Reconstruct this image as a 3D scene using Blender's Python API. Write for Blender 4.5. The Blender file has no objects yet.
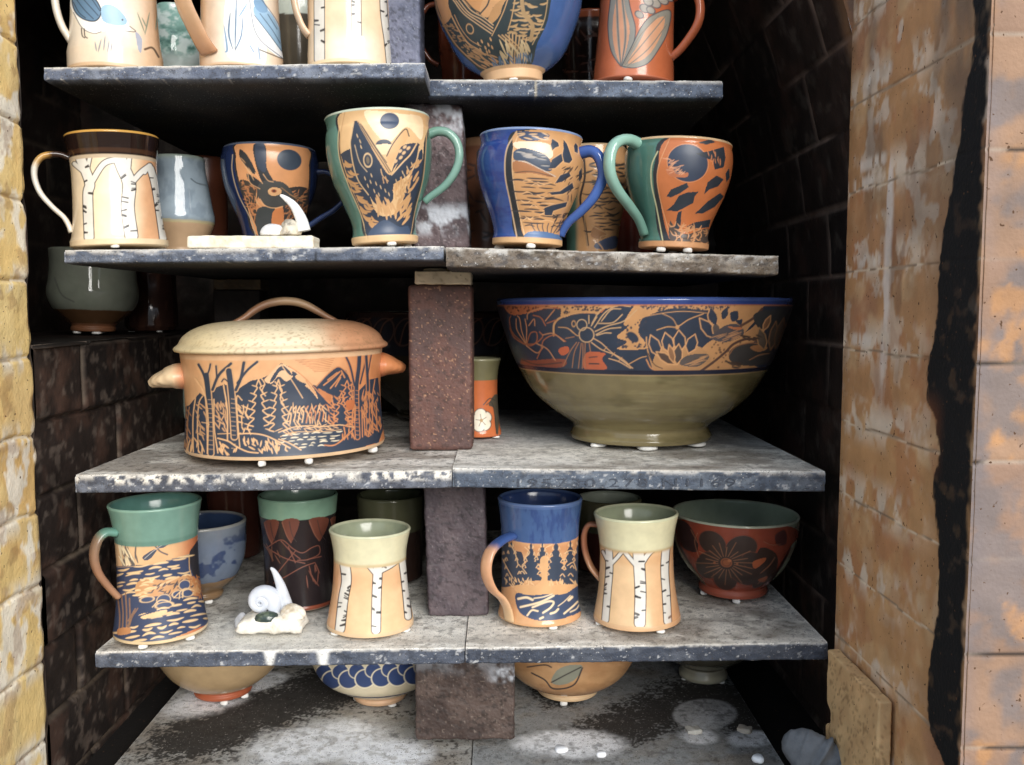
import bpy, math, random
import numpy as np
from mathutils import Vector, Matrix
PI = math.pi
scn = bpy.context.scene
col = scn.collection

# ---------------------------------------------------------------- camera (1 unit = 1 m, kiln mouth at Y = 0)
W, H, F, D0 = 1024, 765, 915.0, 0.915
cam_d = bpy.data.cameras.new('camera'); cam = bpy.data.objects.new('camera', cam_d); col.objects.link(cam)
cam_d.sensor_width = 36.0; cam_d.sensor_fit = 'HORIZONTAL'; cam_d.lens = F / W * 36.0
cam_d.clip_start = 0.02; cam_d.clip_end = 100
cam.location = (0, -D0, 0)
cam.rotation_euler = (PI / 2 - math.atan(74.5 / F), 0, -math.atan(12 / F))
scn.camera = cam
RM = cam.rotation_euler.to_matrix()

def ray(px, py):
    return RM @ Vector((px - W / 2, H / 2 - py, -F))
def P(px, py, Y):                       # measured photo point -> world point at depth Y
    d = ray(px, py); k = (Y + D0) / d.y
    return Vector((d.x * k, Y, d.z * k))
def PX(px, py, X):                      # ... -> world point on the plane X = const
    d = ray(px, py); k = X / d.x
    return Vector((X, d.y * k - D0, d.z * k))
def PZ(px, py, Z):
    d = ray(px, py); k = Z / d.z
    return Vector((d.x * k, d.y * k - D0, Z))
RT = RM.transposed()
def proj(v):
    c = RT @ (Vector(v) - cam.location)
    return (W / 2 - c.x * F / c.z, H / 2 + c.y * F / c.z)

# ---------------------------------------------------------------- colour, noise
def lin(c):
    c = np.asarray(c, float) / 255.0
    c = c + (c.mean() - c) * 0.17
    return np.where(c <= 0.04045, c / 12.92, ((c + 0.055) / 1.055) ** 2.4)
_rt = np.random.RandomState(7).rand(256, 256)
def vn(x, y, s=0):
    x = np.asarray(x, float) + 17.3 * s; y = np.asarray(y, float) + 9.7 * s
    xi = np.floor(x).astype(int); yi = np.floor(y).astype(int)
    fx = x - xi; fy = y - yi; fx = fx * fx * (3 - 2 * fx); fy = fy * fy * (3 - 2 * fy)
    a = _rt[xi & 255, yi & 255]; b = _rt[(xi + 1) & 255, yi & 255]
    c = _rt[xi & 255, (yi + 1) & 255]; d = _rt[(xi + 1) & 255, (yi + 1) & 255]
    return (a * (1 - fx) + b * fx) * (1 - fy) + (c * (1 - fx) + d * fx) * fy
def fbm(x, y, s=0, o=4):
    t = 0; a = 0.5; n = 0
    for i in range(o):
        t = t + a * vn(x * 2 ** i, y * 2 ** i, s + i); n += a; a *= 0.55
    return t / n
def sst(a, b, x):
    t = np.clip((x - a) / (b - a), 0, 1); return t * t * (3 - 2 * t)

# ---------------------------------------------------------------- object helpers
def tag(o, label=None, cat=None, group=None, kind=None):
    if label: o['label'] = label
    if cat: o['category'] = cat
    if group: o['group'] = group
    if kind: o['kind'] = kind
    return o
def empty(name, loc, label=None, cat=None, group=None):
    o = bpy.data.objects.new(name, None); col.objects.link(o); o.location = loc
    o.empty_display_size = 0.02
    return tag(o, label, cat, group)
def mesh_np(name, V, Fq, mat, c=None, rough=None, parent=None, smooth=True, loc=None, caps=()):
    V = np.asarray(V, np.float32); Fq = np.asarray(Fq, np.int32).reshape(-1, 4)
    me = bpy.data.meshes.new(name)
    nv, nf = len(V), len(Fq)
    me.vertices.add(nv); me.vertices.foreach_set('co', V.ravel())
    nl = nf * 4 + sum(len(k) for k in caps)
    me.loops.add(nl)
    li = np.concatenate([Fq.ravel()] + [np.asarray(k, np.int32) for k in caps])
    me.loops.foreach_set('vertex_index', li.astype(np.int32))
    st = list(np.arange(nf) * 4); p = nf * 4
    for k in caps: st.append(p); p += len(k)
    me.polygons.add(nf + len(caps)); me.polygons.foreach_set('loop_start', np.array(st, np.int32))
    sm = np.full(nf + len(caps), smooth, bool); sm[nf:] = False
    me.polygons.foreach_set('use_smooth', sm)
    me.update(calc_edges=True); me.validate()
    if c is not None:
        rgba = np.ones((nv, 4), np.float32); rgba[:, :3] = c
        rgba[:, 3] = 0.5 if rough is None else rough
        a = me.color_attributes.new('glaze', 'FLOAT_COLOR', 'POINT'); a.data.foreach_set('color', rgba.ravel())
    me.materials.append(mat)
    o = bpy.data.objects.new(name, me); col.objects.link(o)
    if parent: o.parent = parent
    if loc is not None: o.location = loc
    return o
def gridF(nu, nv, wrap=False, off=0):   # nu rows, nv columns
    i = np.arange(nu - 1)[:, None]; j = np.arange(nv if wrap else nv - 1)[None, :]
    j2 = (j + 1) % nv
    return (np.stack([i * nv + j, i * nv + j2, (i + 1) * nv + j2, (i + 1) * nv + j], -1).reshape(-1, 4)) + off
def cat(pts, n=12, closed=False):       # Catmull-Rom through control points
    p = np.asarray(pts, float)
    if len(p) < 3: return p
    q = np.vstack([p[-1], p, p[:2]]) if closed else np.vstack([2 * p[0] - p[1], p, 2 * p[-1] - p[-2]])
    t = np.linspace(0, 1, n, endpoint=False)[:, None]; out = []
    for i in range(1, len(q) - 2):
        a, b, c, d = q[i - 1], q[i], q[i + 1], q[i + 2]
        out.append(0.5 * (2 * b + (c - a) * t + (2 * a - 5 * b + 4 * c - d) * t ** 2 + (3 * b - a - 3 * c + d) * t ** 3))
    out = np.vstack(out)
    return out if closed else np.vstack([out, p[-1]])
def resample(p, step=None, n=None):
    p = np.asarray(p, float); s = np.r_[0, np.cumsum(np.linalg.norm(np.diff(p, axis=0), axis=1))]
    n = n or max(2, int(s[-1] / step) + 1); t = np.linspace(0, s[-1], n)
    return np.stack([np.interp(t, s, p[:, k]) for k in range(p.shape[1])], 1)
def nums(s):
    return np.array([[float(v) for v in q.split(',')] for q in s.split()])

# ---------------------------------------------------------------- materials (all node based)
def material(name, rough=None, bump=0.0, bscale=400, mottle=0.1, mscale=60, coat=0.0, speck=None, spec=0.5, speck2=None):
    m = bpy.data.materials.new(name); m.use_nodes = True; nt = m.node_tree; N = nt.nodes; L = nt.links
    b = N['Principled BSDF']; at = N.new('ShaderNodeAttribute'); at.attribute_name = 'glaze'
    tc = N.new('ShaderNodeTexCoord')
    no = N.new('ShaderNodeTexNoise'); no.inputs['Scale'].default_value = mscale; no.inputs['Detail'].default_value = 6
    L.new(tc.outputs['Object'], no.inputs['Vector'])
    mr = N.new('ShaderNodeMapRange'); mr.inputs['To Min'].default_value = 1 - mottle * 2; mr.inputs['To Max'].default_value = 1 + mottle * 2
    mr.inputs['From Min'].default_value = 0.2; mr.inputs['From Max'].default_value = 0.8
    L.new(no.outputs['Fac'], mr.inputs['Value'])
    mu = N.new('ShaderNodeVectorMath'); mu.operation = 'SCALE'
    L.new(at.outputs['Color'], mu.inputs[0]); L.new(mr.outputs[0], mu.inputs['Scale'])
    out = mu.outputs[0]
    for k, sp in enumerate((speck, speck2)):
        if not sp: continue
        c, sc, th = sp
        vo = N.new('ShaderNodeTexNoise'); vo.inputs['Scale'].default_value = sc; vo.inputs['Detail'].default_value = 2
        L.new(tc.outputs['Object'], vo.inputs['Vector'])
        r = N.new('ShaderNodeMapRange'); r.inputs['From Min'].default_value = th; r.inputs['From Max'].default_value = th + 0.05
        L.new(vo.outputs['Fac'], r.inputs['Value'])
        mx = N.new('ShaderNodeMix'); mx.data_type = 'RGBA'
        L.new(r.outputs[0], mx.inputs[0]); L.new(out, mx.inputs[6]); mx.inputs[7].default_value = (*lin(c), 1)
        out = mx.outputs[2]
    L.new(out, b.inputs['Base Color'])
    if rough is None: L.new(at.outputs['Alpha'], b.inputs['Roughness'])
    else: b.inputs['Roughness'].default_value = rough
    b.inputs['Coat Weight'].default_value = coat; b.inputs['Coat Roughness'].default_value = 0.08
    b.inputs['Specular IOR Level'].default_value = spec
    if bump:
        n2 = N.new('ShaderNodeTexNoise'); n2.inputs['Scale'].default_value = bscale; n2.inputs['Detail'].default_value = 4
        L.new(tc.outputs['Object'], n2.inputs['Vector'])
        bp = N.new('ShaderNodeBump'); bp.inputs['Strength'].default_value = bump; bp.inputs['Distance'].default_value = 0.002
        L.new(n2.outputs['Fac'], bp.inputs['Height']); L.new(bp.outputs[0], b.inputs['Normal'])
    return m
M_GLAZE = material('glazed_stoneware', None, 0.05, 90, 0.06, 70, coat=0.0)
M_SHELF = material('kiln_shelf_silicon_carbide', None, 0.5, 500, 0.12, 120, speck=((58, 52, 47), 620, 0.63), speck2=((206, 202, 196), 520, 0.68))
M_POST = material('kiln_post_refractory', None, 0.35, 350, 0.08, 90)
M_BRICK = material('firebrick', 0.85, 0.35, 300, 0.10, 35, speck=((92, 62, 40), 230, 0.69), spec=0.25)
M_SOOT = material('soot_glazed_brick', 0.6, 0.35, 180, 0.25, 30, speck=((58, 44, 36), 330, 0.68), spec=0.25)
M_WHITE = material('white_fired_clay', 0.8, 0.3, 400, 0.05, 60)
M_SHELL = material('seashell', None, 0.05, 200, 0.08, 80)
M_GLOVE = material('suede_leather', 0.9, 0.4, 500, 0.12, 60, spec=0.2)

# ---------------------------------------------------------------- decoration drawn on a surface sheet
def inpoly(x, y, p):
    r = np.zeros(len(x), bool); n = len(p); j = n - 1
    for i in range(n):
        xi, yi = p[i]; xj, yj = p[j]
        if yi != yj:
            c = ((yi > y) != (yj > y)) & (x < (xj - xi) * (y - yi) / (yj - yi) + xi)
            r ^= c
        j = i
    return r
class Sheet:
    def __init__(s, x, y, ay, base, rough):
        s.x, s.y, s.ay = x, y, ay; n = len(x)
        s.c = np.tile(lin(base), (n, 1)); s.r = np.full(n, rough, float); s.h = np.zeros(n); s.t = (0., 0., 1.)
        s.clip = None; s.lw = 1.0; s.rng = random.Random(5)
    def T(s, ox, oy, k): s.t = (ox, oy, k); return s
    def pts(s, q):
        p = nums(q) if isinstance(q, str) else np.asarray(q, float)
        return p / s.t[2] + np.array(s.t[:2])
    def mix(s, idx, a, c, rough, h):
        if s.clip is not None: a = a * s.clip[idx]
        a1 = np.asarray(a, float)
        if c is not None: s.c[idx] = s.c[idx] * (1 - a1[:, None]) + lin(c) * a1[:, None]
        if rough is not None: s.r[idx] = s.r[idx] * (1 - a1) + rough * a1
        if h is not None: s.h[idx] = s.h[idx] * (1 - a1) + h * a1
    def box(s, p, m):
        return np.nonzero((s.x > p[:, 0].min() - m) & (s.x < p[:, 0].max() + m) & (s.y > p[:, 1].min() - m) & (s.y < p[:, 1].max() + m))[0]
    def mask(s, q, smooth=False):
        p = s.pts(q); p = cat(p, 6, True) if smooth else p
        m = np.zeros(len(s.x)); i = s.box(p, 1); m[i[inpoly(s.x[i], s.y[i], p)]] = 1
        return m
    def P(s, q, c, sm=True, rough=0.4, h=0.0, a=1.0):
        p = s.pts(q); p = cat(p, 6, True) if sm else p
        i = s.box(p, 1); i = i[inpoly(s.x[i], s.y[i], p)]
        s.mix(i, np.full(len(i), a), c, rough, h)
    def L(s, q, w, c, sm=True, rough=0.45, h=-1.0, taper=False):
        p = s.pts(q); p = cat(p, 6) if sm else p
        w = w * s.lw / s.t[2] / 2; n = len(p) - 1
        i = s.box(p, w + 1); X = s.x[i]; Y = s.y[i]; dm = np.full(len(i), 9.0)
        for k in range(n):
            a, b = p[k], p[k + 1]; d = b - a; l = d @ d + 1e-9
            lo = np.minimum(a, b) - w - 1; hi = np.maximum(a, b) + w + 1
            j = np.nonzero((X > lo[0]) & (X < hi[0]) & (Y > lo[1]) & (Y < hi[1]))[0]
            if not len(j): continue
            t = np.clip(((X[j] - a[0]) * d[0] + (Y[j] - a[1]) * d[1]) / l, 0, 1)
            e = np.hypot(X[j] - a[0] - t * d[0], Y[j] - a[1] - t * d[1])
            ww = w
            if taper: ww = w * np.sqrt(np.maximum(.03, 1 - (2 * (k + t) / n - 1) ** 2))
            dm[j] = np.minimum(dm[j], e - ww)
        a = np.clip(0.5 - dm / 0.7, 0, 1); j = a > 0
        s.mix(i[j], a[j], c, rough, h)
    def E(s, cx, cy, rx, ry, c, rot=0, rough=0.4, h=0.0, ring=0):
        k = s.t[2]; x0 = cx / k + s.t[0]; y0 = cy / k + s.t[1]; rx /= k; ry /= k; m = max(rx, ry) + 1
        i = np.nonzero((abs(s.x - x0) < m) & (abs(s.y - y0) < m))[0]
        co, si = math.cos(rot), math.sin(rot); dx = s.x[i] - x0; dy = s.y[i] - y0
        q = np.hypot((dx * co + dy * si) / rx, (-dx * si + dy * co) / ry)
        e = (q - 1) * min(rx, ry)
        if ring: e = abs(e) - ring / k / 2
        a = np.clip(0.5 - e / 0.7, 0, 1); j = a > 0
        s.mix(i[j], a[j], c, rough, h)
    def band(s, y0, y1, c, rough=0.15, soft=0.7, wob=0.0, a=1.0, h=None):   # level band, by the height on the pot
        ay = s.ay + (wob * (fbm(s.x / 12, s.ay / 30, 3) - 0.5) * 2 if wob else 0)
        k = np.clip((ay - y0) / soft + 0.5, 0, 1) * np.clip((y1 - ay) / soft + 0.5, 0, 1) * a
        i = np.nonzero(k > 0)[0]; s.mix(i, k[i], c, rough, h)
    def wash(s, c, f, rough=None):      # tint by a 0..1 field
        i = np.nonzero(f > 0.002)[0]; s.mix(i, f[i], c, rough, None)
    def spots(s, q, n):
        p = s.pts(q); lo, hi = p.min(0), p.max(0); out = []
        for _ in range(n * 12):
            x = s.rng.uniform(lo[0], hi[0]); y = s.rng.uniform(lo[1], hi[1])
            if inpoly(np.array([x]), np.array([y]), p)[0]: out.append((x, y))
            if len(out) >= n: break
        return out
    def S(s, q, n, ln, ang, w, c, jit=12, curve=0.0, lj=0.4):    # short gouge strokes filling an area
        k = s.t[2]; old = s.t; pts = s.spots(q, n); s.t = (0, 0, 1)
        for x, y in pts:
            a = math.radians(ang + s.rng.uniform(-jit, jit)); l = ln / k * s.rng.uniform(1 - lj, 1 + lj) / 2
            dx, dy = math.cos(a) * l, math.sin(a) * l; b = curve * l
            s.L([(x - dx, y - dy), (x - dy * 0 + b * -math.sin(a), y + b * math.cos(a)), (x + dx, y + dy)], w / k, c, taper=True)
        s.t = old
    def rows(s, q, dy, ln, gap, w, c, wave=0.0, slope=0.0):       # broken horizontal gouges = water
        p = s.pts(q); k = s.t[2]; old = s.t; lo, hi = p.min(0), p.max(0); dy /= k; ln /= k; gap /= k; w /= k
        y = lo[1] + dy * 0.5; s.t = (0, 0, 1)
        while y < hi[1] + abs(slope) * (hi[0] - lo[0]):
            x = lo[0] + s.rng.uniform(-ln, 0)
            while x < hi[0]:
                l = ln * s.rng.uniform(0.55, 1.3); yy = y + slope * (x - lo[0]) + s.rng.uniform(-.25, .25) * dy
                mx, my = x + l / 2, yy
                if inpoly(np.array([mx]), np.array([my]), p)[0]:
                    j = s.rng.uniform(-1, 1) * wave * dy
                    s.L([(x, yy), (x + l / 2, yy + j + slope * l / 2), (x + l, yy + slope * l)], w * s.rng.uniform(.7, 1.15), c, taper=True)
                x += l + gap * s.rng.uniform(.5, 1.6)
            y += dy
        s.t = old
    def K(s, q, n, r, c, rough=0.5, h=-.5):
        k = s.t[2]; old = s.t; pts = s.spots(q, n); s.t = (0, 0, 1)
        for x, y in pts:
            rr = r / k * s.rng.uniform(.5, 1.2); s.E(x, y, rr, rr * s.rng.uniform(.6, 1), c, s.rng.uniform(0, 3), rough, h)
        s.t = old

# ---------------------------------------------------------------- pots
SHELF = {}                               # name -> (function x -> top z)
def tube(name, pts, w, t, mat, colf, parent, n=14, m=48, side=None, rough=0.15, ends=(1, 1), power=2.0):
    p = resample(cat(pts, 14), n=m); d = np.gradient(p, axis=0); d /= np.linalg.norm(d, axis=1)[:, None]
    side = np.array(side, float); nn = np.cross(d, side); nn /= np.linalg.norm(nn, axis=1)[:, None]
    bb = np.cross(nn, d)
    a = np.linspace(0, 2 * PI, n, endpoint=False); ca, sa = np.cos(a), np.sin(a)
    ca = np.sign(ca) * abs(ca) ** (2 / power); sa = np.sign(sa) * abs(sa) ** (2 / power)
    u = np.linspace(0, 1, m); ew = np.interp(u, [0, .12, .88, 1], [ends[0], 1, 1, ends[1]])
    wv = (np.interp(u, np.linspace(0, 1, len(w)), w) if isinstance(w, (list, tuple)) else np.full(m, w)) * ew
    tv = (np.interp(u, np.linspace(0, 1, len(t)), t) if isinstance(t, (list, tuple)) else np.full(m, t)) * np.sqrt(ew)
    V = p[:, None, :] + bb[:, None, :] * (ca[None, :, None] * wv[:, None, None] / 2) + nn[:, None, :] * (sa[None, :, None] * tv[:, None, None] / 2)
    Fq = gridF(m, n, True)[:, ::-1]
    U = np.repeat(u, n)
    c = colf(U, V.reshape(-1, 3), np.tile(sa, m))
    caps = [list(range(n)), list(range(m * n - 1, (m - 1) * n - 1, -1))]
    return mesh_np(name, V.reshape(-1, 3), Fq, mat, c, rough, parent, caps=caps)
def grad(*st):                            # colour stops along a handle
    us = [q[0] for q in st]; cs = np.array([lin(q[1]) for q in st])
    def f(U, V, sa):
        n = U + 0.02 * (vn(V[:, 0] * 300, V[:, 2] * 300, 2) - .5)
        return np.stack([np.interp(n, us, cs[:, k]) for k in range(3)], 1)
    return f
def wad(parent, x, y, h, r=0.0045, seed=0, c=(232, 230, 224)):
    rg = random.Random(seed); n = 14; a = np.linspace(0, 2 * PI, n, endpoint=False)
    pr = [(0.02, 0), (.9, 0), (1.05, .25), (1.08, .5), (1.0, .8), (.85, 1.0), (.02, 1.0)]
    el = rg.uniform(.8, 1.3); rot = rg.uniform(0, 3)
    V = []
    for q, z in pr:
        for t in a:
            k = 1 + .10 * math.sin(3 * t + rot)
            px_, py_ = q * r * el * k * math.cos(t), q * r * k * math.sin(t)
            V.append((x + px_ * math.cos(rot) - py_ * math.sin(rot), y + px_ * math.sin(rot) + py_ * math.cos(rot), z * h))
    return mesh_np('foot_wad' if parent else 'clay_wad', V, gridF(len(pr), n, True), M_WHITE, np.tile(lin(c), (len(V), 1)), .8, parent)
NP = [0]
def pot(name, label, cat_, shelf, px, Y, prof, base, design=None, inner=(190, 200, 180), rim=None, top=None, t=4.0, step=0.62,
        wads=(0, 120, 240), wh=0.004, group=None, rough=0.15, az=0.0, floor=8, z0=None, foot=None, wr=.0045):
    pr = nums(prof); pyb = pr[0][1]
    b = P(px, pyb, Y); zs = (SHELF[shelf](b.x) if shelf else z0) + wh + .0007 + (abs(SHELF[shelf](b.x + .02) - SHELF[shelf](b.x - .02)) * 25 * pr[0][0] / 900 if shelf else 0)
    b.z = zs
    dist = D0 + Y
    root = empty(name, (b.x, b.y, zs - wh), label, cat_, group)
    K1 = proj(b + Vector((0.05, 0, 0)))[0] - proj(b)[0]; K = K1 / 0.05 * math.hypot(1, (px - 500) / F)
    p0 = proj(b); p1 = proj(b + Vector((0, 0, 0.1)))
    dpy = (p1[1] - p0[1]) / 0.1
    hp = abs(pr[-1][1] - p0[1]); nat = (p1[0] - p0[0]) / 0.1 * ((pr[-1][1] - p0[1]) / dpy)
    lean_px = (top - px) if top is not None else nat
    lean = math.atan((lean_px - nat) / hp)
    root.location.z += abs(math.sin(lean)) * pr[0][0] / K
    root.rotation_euler = (0, lean, math.atan2(-b.x, dist))
    # outer profile, metres
    hgt = pyb - pr[-1][1]
    if p0[1] > pyb: pr[0][1] = p0[1]
    else: pr[:, 1] += (p0[1] - pyb) * np.clip(1 - (pyb - pr[:, 1]) / (.45 * hgt), 0, 1)
    q = np.stack([pr[:, 0], p0[1] - pr[:, 1]], 1)
    oc = cat(q[1:], 14) if len(q) > 3 else q[1:]
    oc = np.vstack([[[max(.4, q[0, 0] * .03), 0]], [[q[0, 0] * .96, 0]], [[q[0, 0], min(.8, .3 * q[1, 1])]], oc])
    oc = np.vstack([oc[:2], resample(oc[2:], step)])
    no = len(oc)
    e = oc[-1]; ic = [(e[0] - .25 * t, e[1] + .35 * t), (e[0] - .75 * t, e[1] + .3 * t), (e[0] - t, e[1] - .3 * t)]
    th = np.linspace(e[1] - 2, floor, 26)
    orr = np.interp(th, oc[2:, 1], oc[2:, 0])
    k = sst(floor, floor + 14, th) * .35 + .65
    ic += [(max(.5, (r_ - t) * kk if zz < floor + 14 else r_ - t), zz) for r_, kk, zz in zip(orr, k, th)]
    ic += [(max(.5, ic[-1][0] * .5), floor - .5), (.4, floor - .8)]
    pf = np.vstack([oc, ic]); nr = len(pf)
    rm = pf[:, 0] / K; zm = pf[:, 1] / abs(dpy)
    rmax = pf[:, 0].max()
    nf = int(min(760, max(60, PI * rmax * 1.12 / step))); nb = max(14, nf // 5)
    th = np.r_[np.linspace(-100, 100, nf, endpoint=False), np.linspace(100, 260, nb, endpoint=False)] * PI / 180
    nc = len(th); sT, cT = np.sin(th), np.cos(th)
    R, TH = np.meshgrid(rm, th, indexing='ij'); Z = np.repeat(zm[:, None], nc, 1)
    s_, c_ = np.sin(TH), np.cos(TH)
    qf = R / dist; cc = abs(c_)
    ay = p0[1] + Z * dpy
    cx = px + lean_px * np.clip(Z / max(zm[no - 1], 1e-6), 0, 1.2)
    sx = cx + K * R * s_ * (1 + qf * cc); sy = 308 + (ay - 308) * (1 + qf * cc)
    d = Sheet(sx.ravel(), sy.ravel(), ay.ravel(), base, rough); d.cx = cx.ravel(); d.th = TH.ravel() * 180 / PI
    d.row = np.repeat(np.arange(nr), nc)
    if design: design(d)
    if foot: d.band(p0[1] - foot[0], p0[1] + 20, foot[1], .5)
    ii = np.nonzero(d.row >= no + 1)[0]; d.mix(ii, np.ones(len(ii)), inner, .15, 0)
    ri = np.nonzero((d.row >= no - 2) & (d.row <= no + 1))[0]
    if rim: d.mix(ri, np.ones(len(ri)), rim, .15, 0)
    d.h[d.row >= no - 1] = 0
    tg = np.gradient(np.stack([rm, zm], 1), axis=0); tg /= np.linalg.norm(tg, axis=1)[:, None] + 1e-9
    hh = d.h.reshape(nr, nc) * 0.00022
    hh[:3] = 0
    Rr = R + hh * tg[:, 1][:, None]; Zz = Z - hh * tg[:, 0][:, None]
    V = np.stack([Rr * s_, -Rr * c_, Zz], -1).reshape(-1, 3)
    V[:, 2] += wh
    mesh_np('body', V, gridF(nr, nc, True), M_GLAZE, d.c, np.clip(d.r, .05, 1), root)
    rb = q[0, 0] / K - wr * .95
    for j, a in enumerate(wads):
        NP[0] += 1; a = math.radians(a)
        wad(root, rb * math.sin(a), -rb * math.cos(a), wh, wr, seed=NP[0])
    I = dict(root=root, K=K, dpy=abs(dpy), py0=p0[1], wh=wh, base=b, px=px)
    return I
def handle(I, az, pts, w, t, colf, rough=.15, name='handle', ends=(1.15, 1.1), power=2.3):
    """pts: radial distance and height in measured px; az: direction round the pot, 0 = right, 90 = away from the viewer"""
    p = nums(pts); a = math.radians(az); ca, sa = math.cos(a), math.sin(a)
    V = [(r / I['K'] * ca, r / I['K'] * sa, (I['py0'] - y) / I['dpy'] + I['wh']) for r, y in p]
    k = I['K']
    w = [q / k for q in w] if isinstance(w, (list, tuple)) else w / k
    t = [q / k for q in t] if isinstance(t, (list, tuple)) else t / k
    return tube(name, V, w, t, M_GLAZE, colf, I['root'], side=(-sa, ca, 0), rough=rough, ends=ends, power=power)
def rbox(name, lo, hi, mat, colf, parent=None, b=0.003, step=0.004, jit=0.0, roughf=None, smooth=True, warp=None):
    lo = np.array(lo, float); hi = np.array(hi, float); Vs = []; Fs = []; off = 0; Ns = []
    for ax in range(3):
        u, v = [(1, 2), (2, 0), (0, 1)][ax]
        for sgn in (0, 1):
            def lins(k):
                n = max(2, int((hi[k] - lo[k]) / step) + 1); x = np.linspace(lo[k] + b, hi[k] - b, n)
                return np.r_[lo[k], lo[k] + b * .3, lo[k] + b * .65, x, hi[k] - b * .65, hi[k] - b * .3, hi[k]]
            A, B = np.meshgrid(lins(u), lins(v), indexing='ij'); p = np.zeros(A.shape + (3,))
            p[..., u] = A; p[..., v] = B; p[..., ax] = (lo, hi)[sgn][ax]
            f = gridF(*A.shape, off=off); Fs.append(f[:, ::-1] if not sgn else f)
            nrm = np.zeros(p.shape); nrm[..., ax] = 2 * sgn - 1
            Vs.append(p.reshape(-1, 3)); Ns.append(nrm.reshape(-1, 3)); off += A.size
    V = np.vstack(Vs); Nn = np.vstack(Ns)
    q = np.clip(V, lo + b, hi - b); d = V - q; l = np.linalg.norm(d, axis=1)[:, None] + 1e-12; nn = d / l; V = q + b * nn
    if jit:
        e = (vn(V[:, 0] * 130 + V[:, 1] * 70, V[:, 2] * 130 + V[:, 1] * 50, 4) - .5) + .6 * (vn(V[:, 0] * 400 + V[:, 1] * 170, V[:, 2] * 400 + V[:, 1] * 90, 8) - .5)
        V = V + nn * (e * jit)[:, None]
    c, r = colf(V, Nn)
    if warp: V = warp(V)
    return mesh_np(name, V, np.vstack(Fs), mat, c, r, parent, smooth)
# ================================================================ the kiln shell
def grid_wall(name, org, eu, ev, nu, nv, mat, paint, normal, kind='structure', smooth=True):
    """a brick face as a fine grid: org + u*eu + v*ev, u and v in metres; paint(u, v) -> colour, rough, depth"""
    u = np.linspace(0, np.linalg.norm(eu), nu); v = np.linspace(0, np.linalg.norm(ev), nv)
    U, V = np.meshgrid(u, v, indexing='ij'); eu = np.array(eu) / np.linalg.norm(eu); ev = np.array(ev) / np.linalg.norm(ev)
    c, r, dp = paint(U.ravel(), V.ravel())
    Vt = np.array(org) + U.ravel()[:, None] * eu + V.ravel()[:, None] * ev + dp[:, None] * np.array(normal)
    f = gridF(nu, nv)
    if np.dot(np.cross(eu, ev), normal) < 0: f = f[:, ::-1]
    o = mesh_np(name, Vt, f, mat, c, r, None, smooth)
    return tag(o, kind=kind)
def mixc(c, k, col_):
    k = np.clip(k, 0, 1)[:, None]; return c * (1 - k) + lin(col_) * k

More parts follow.
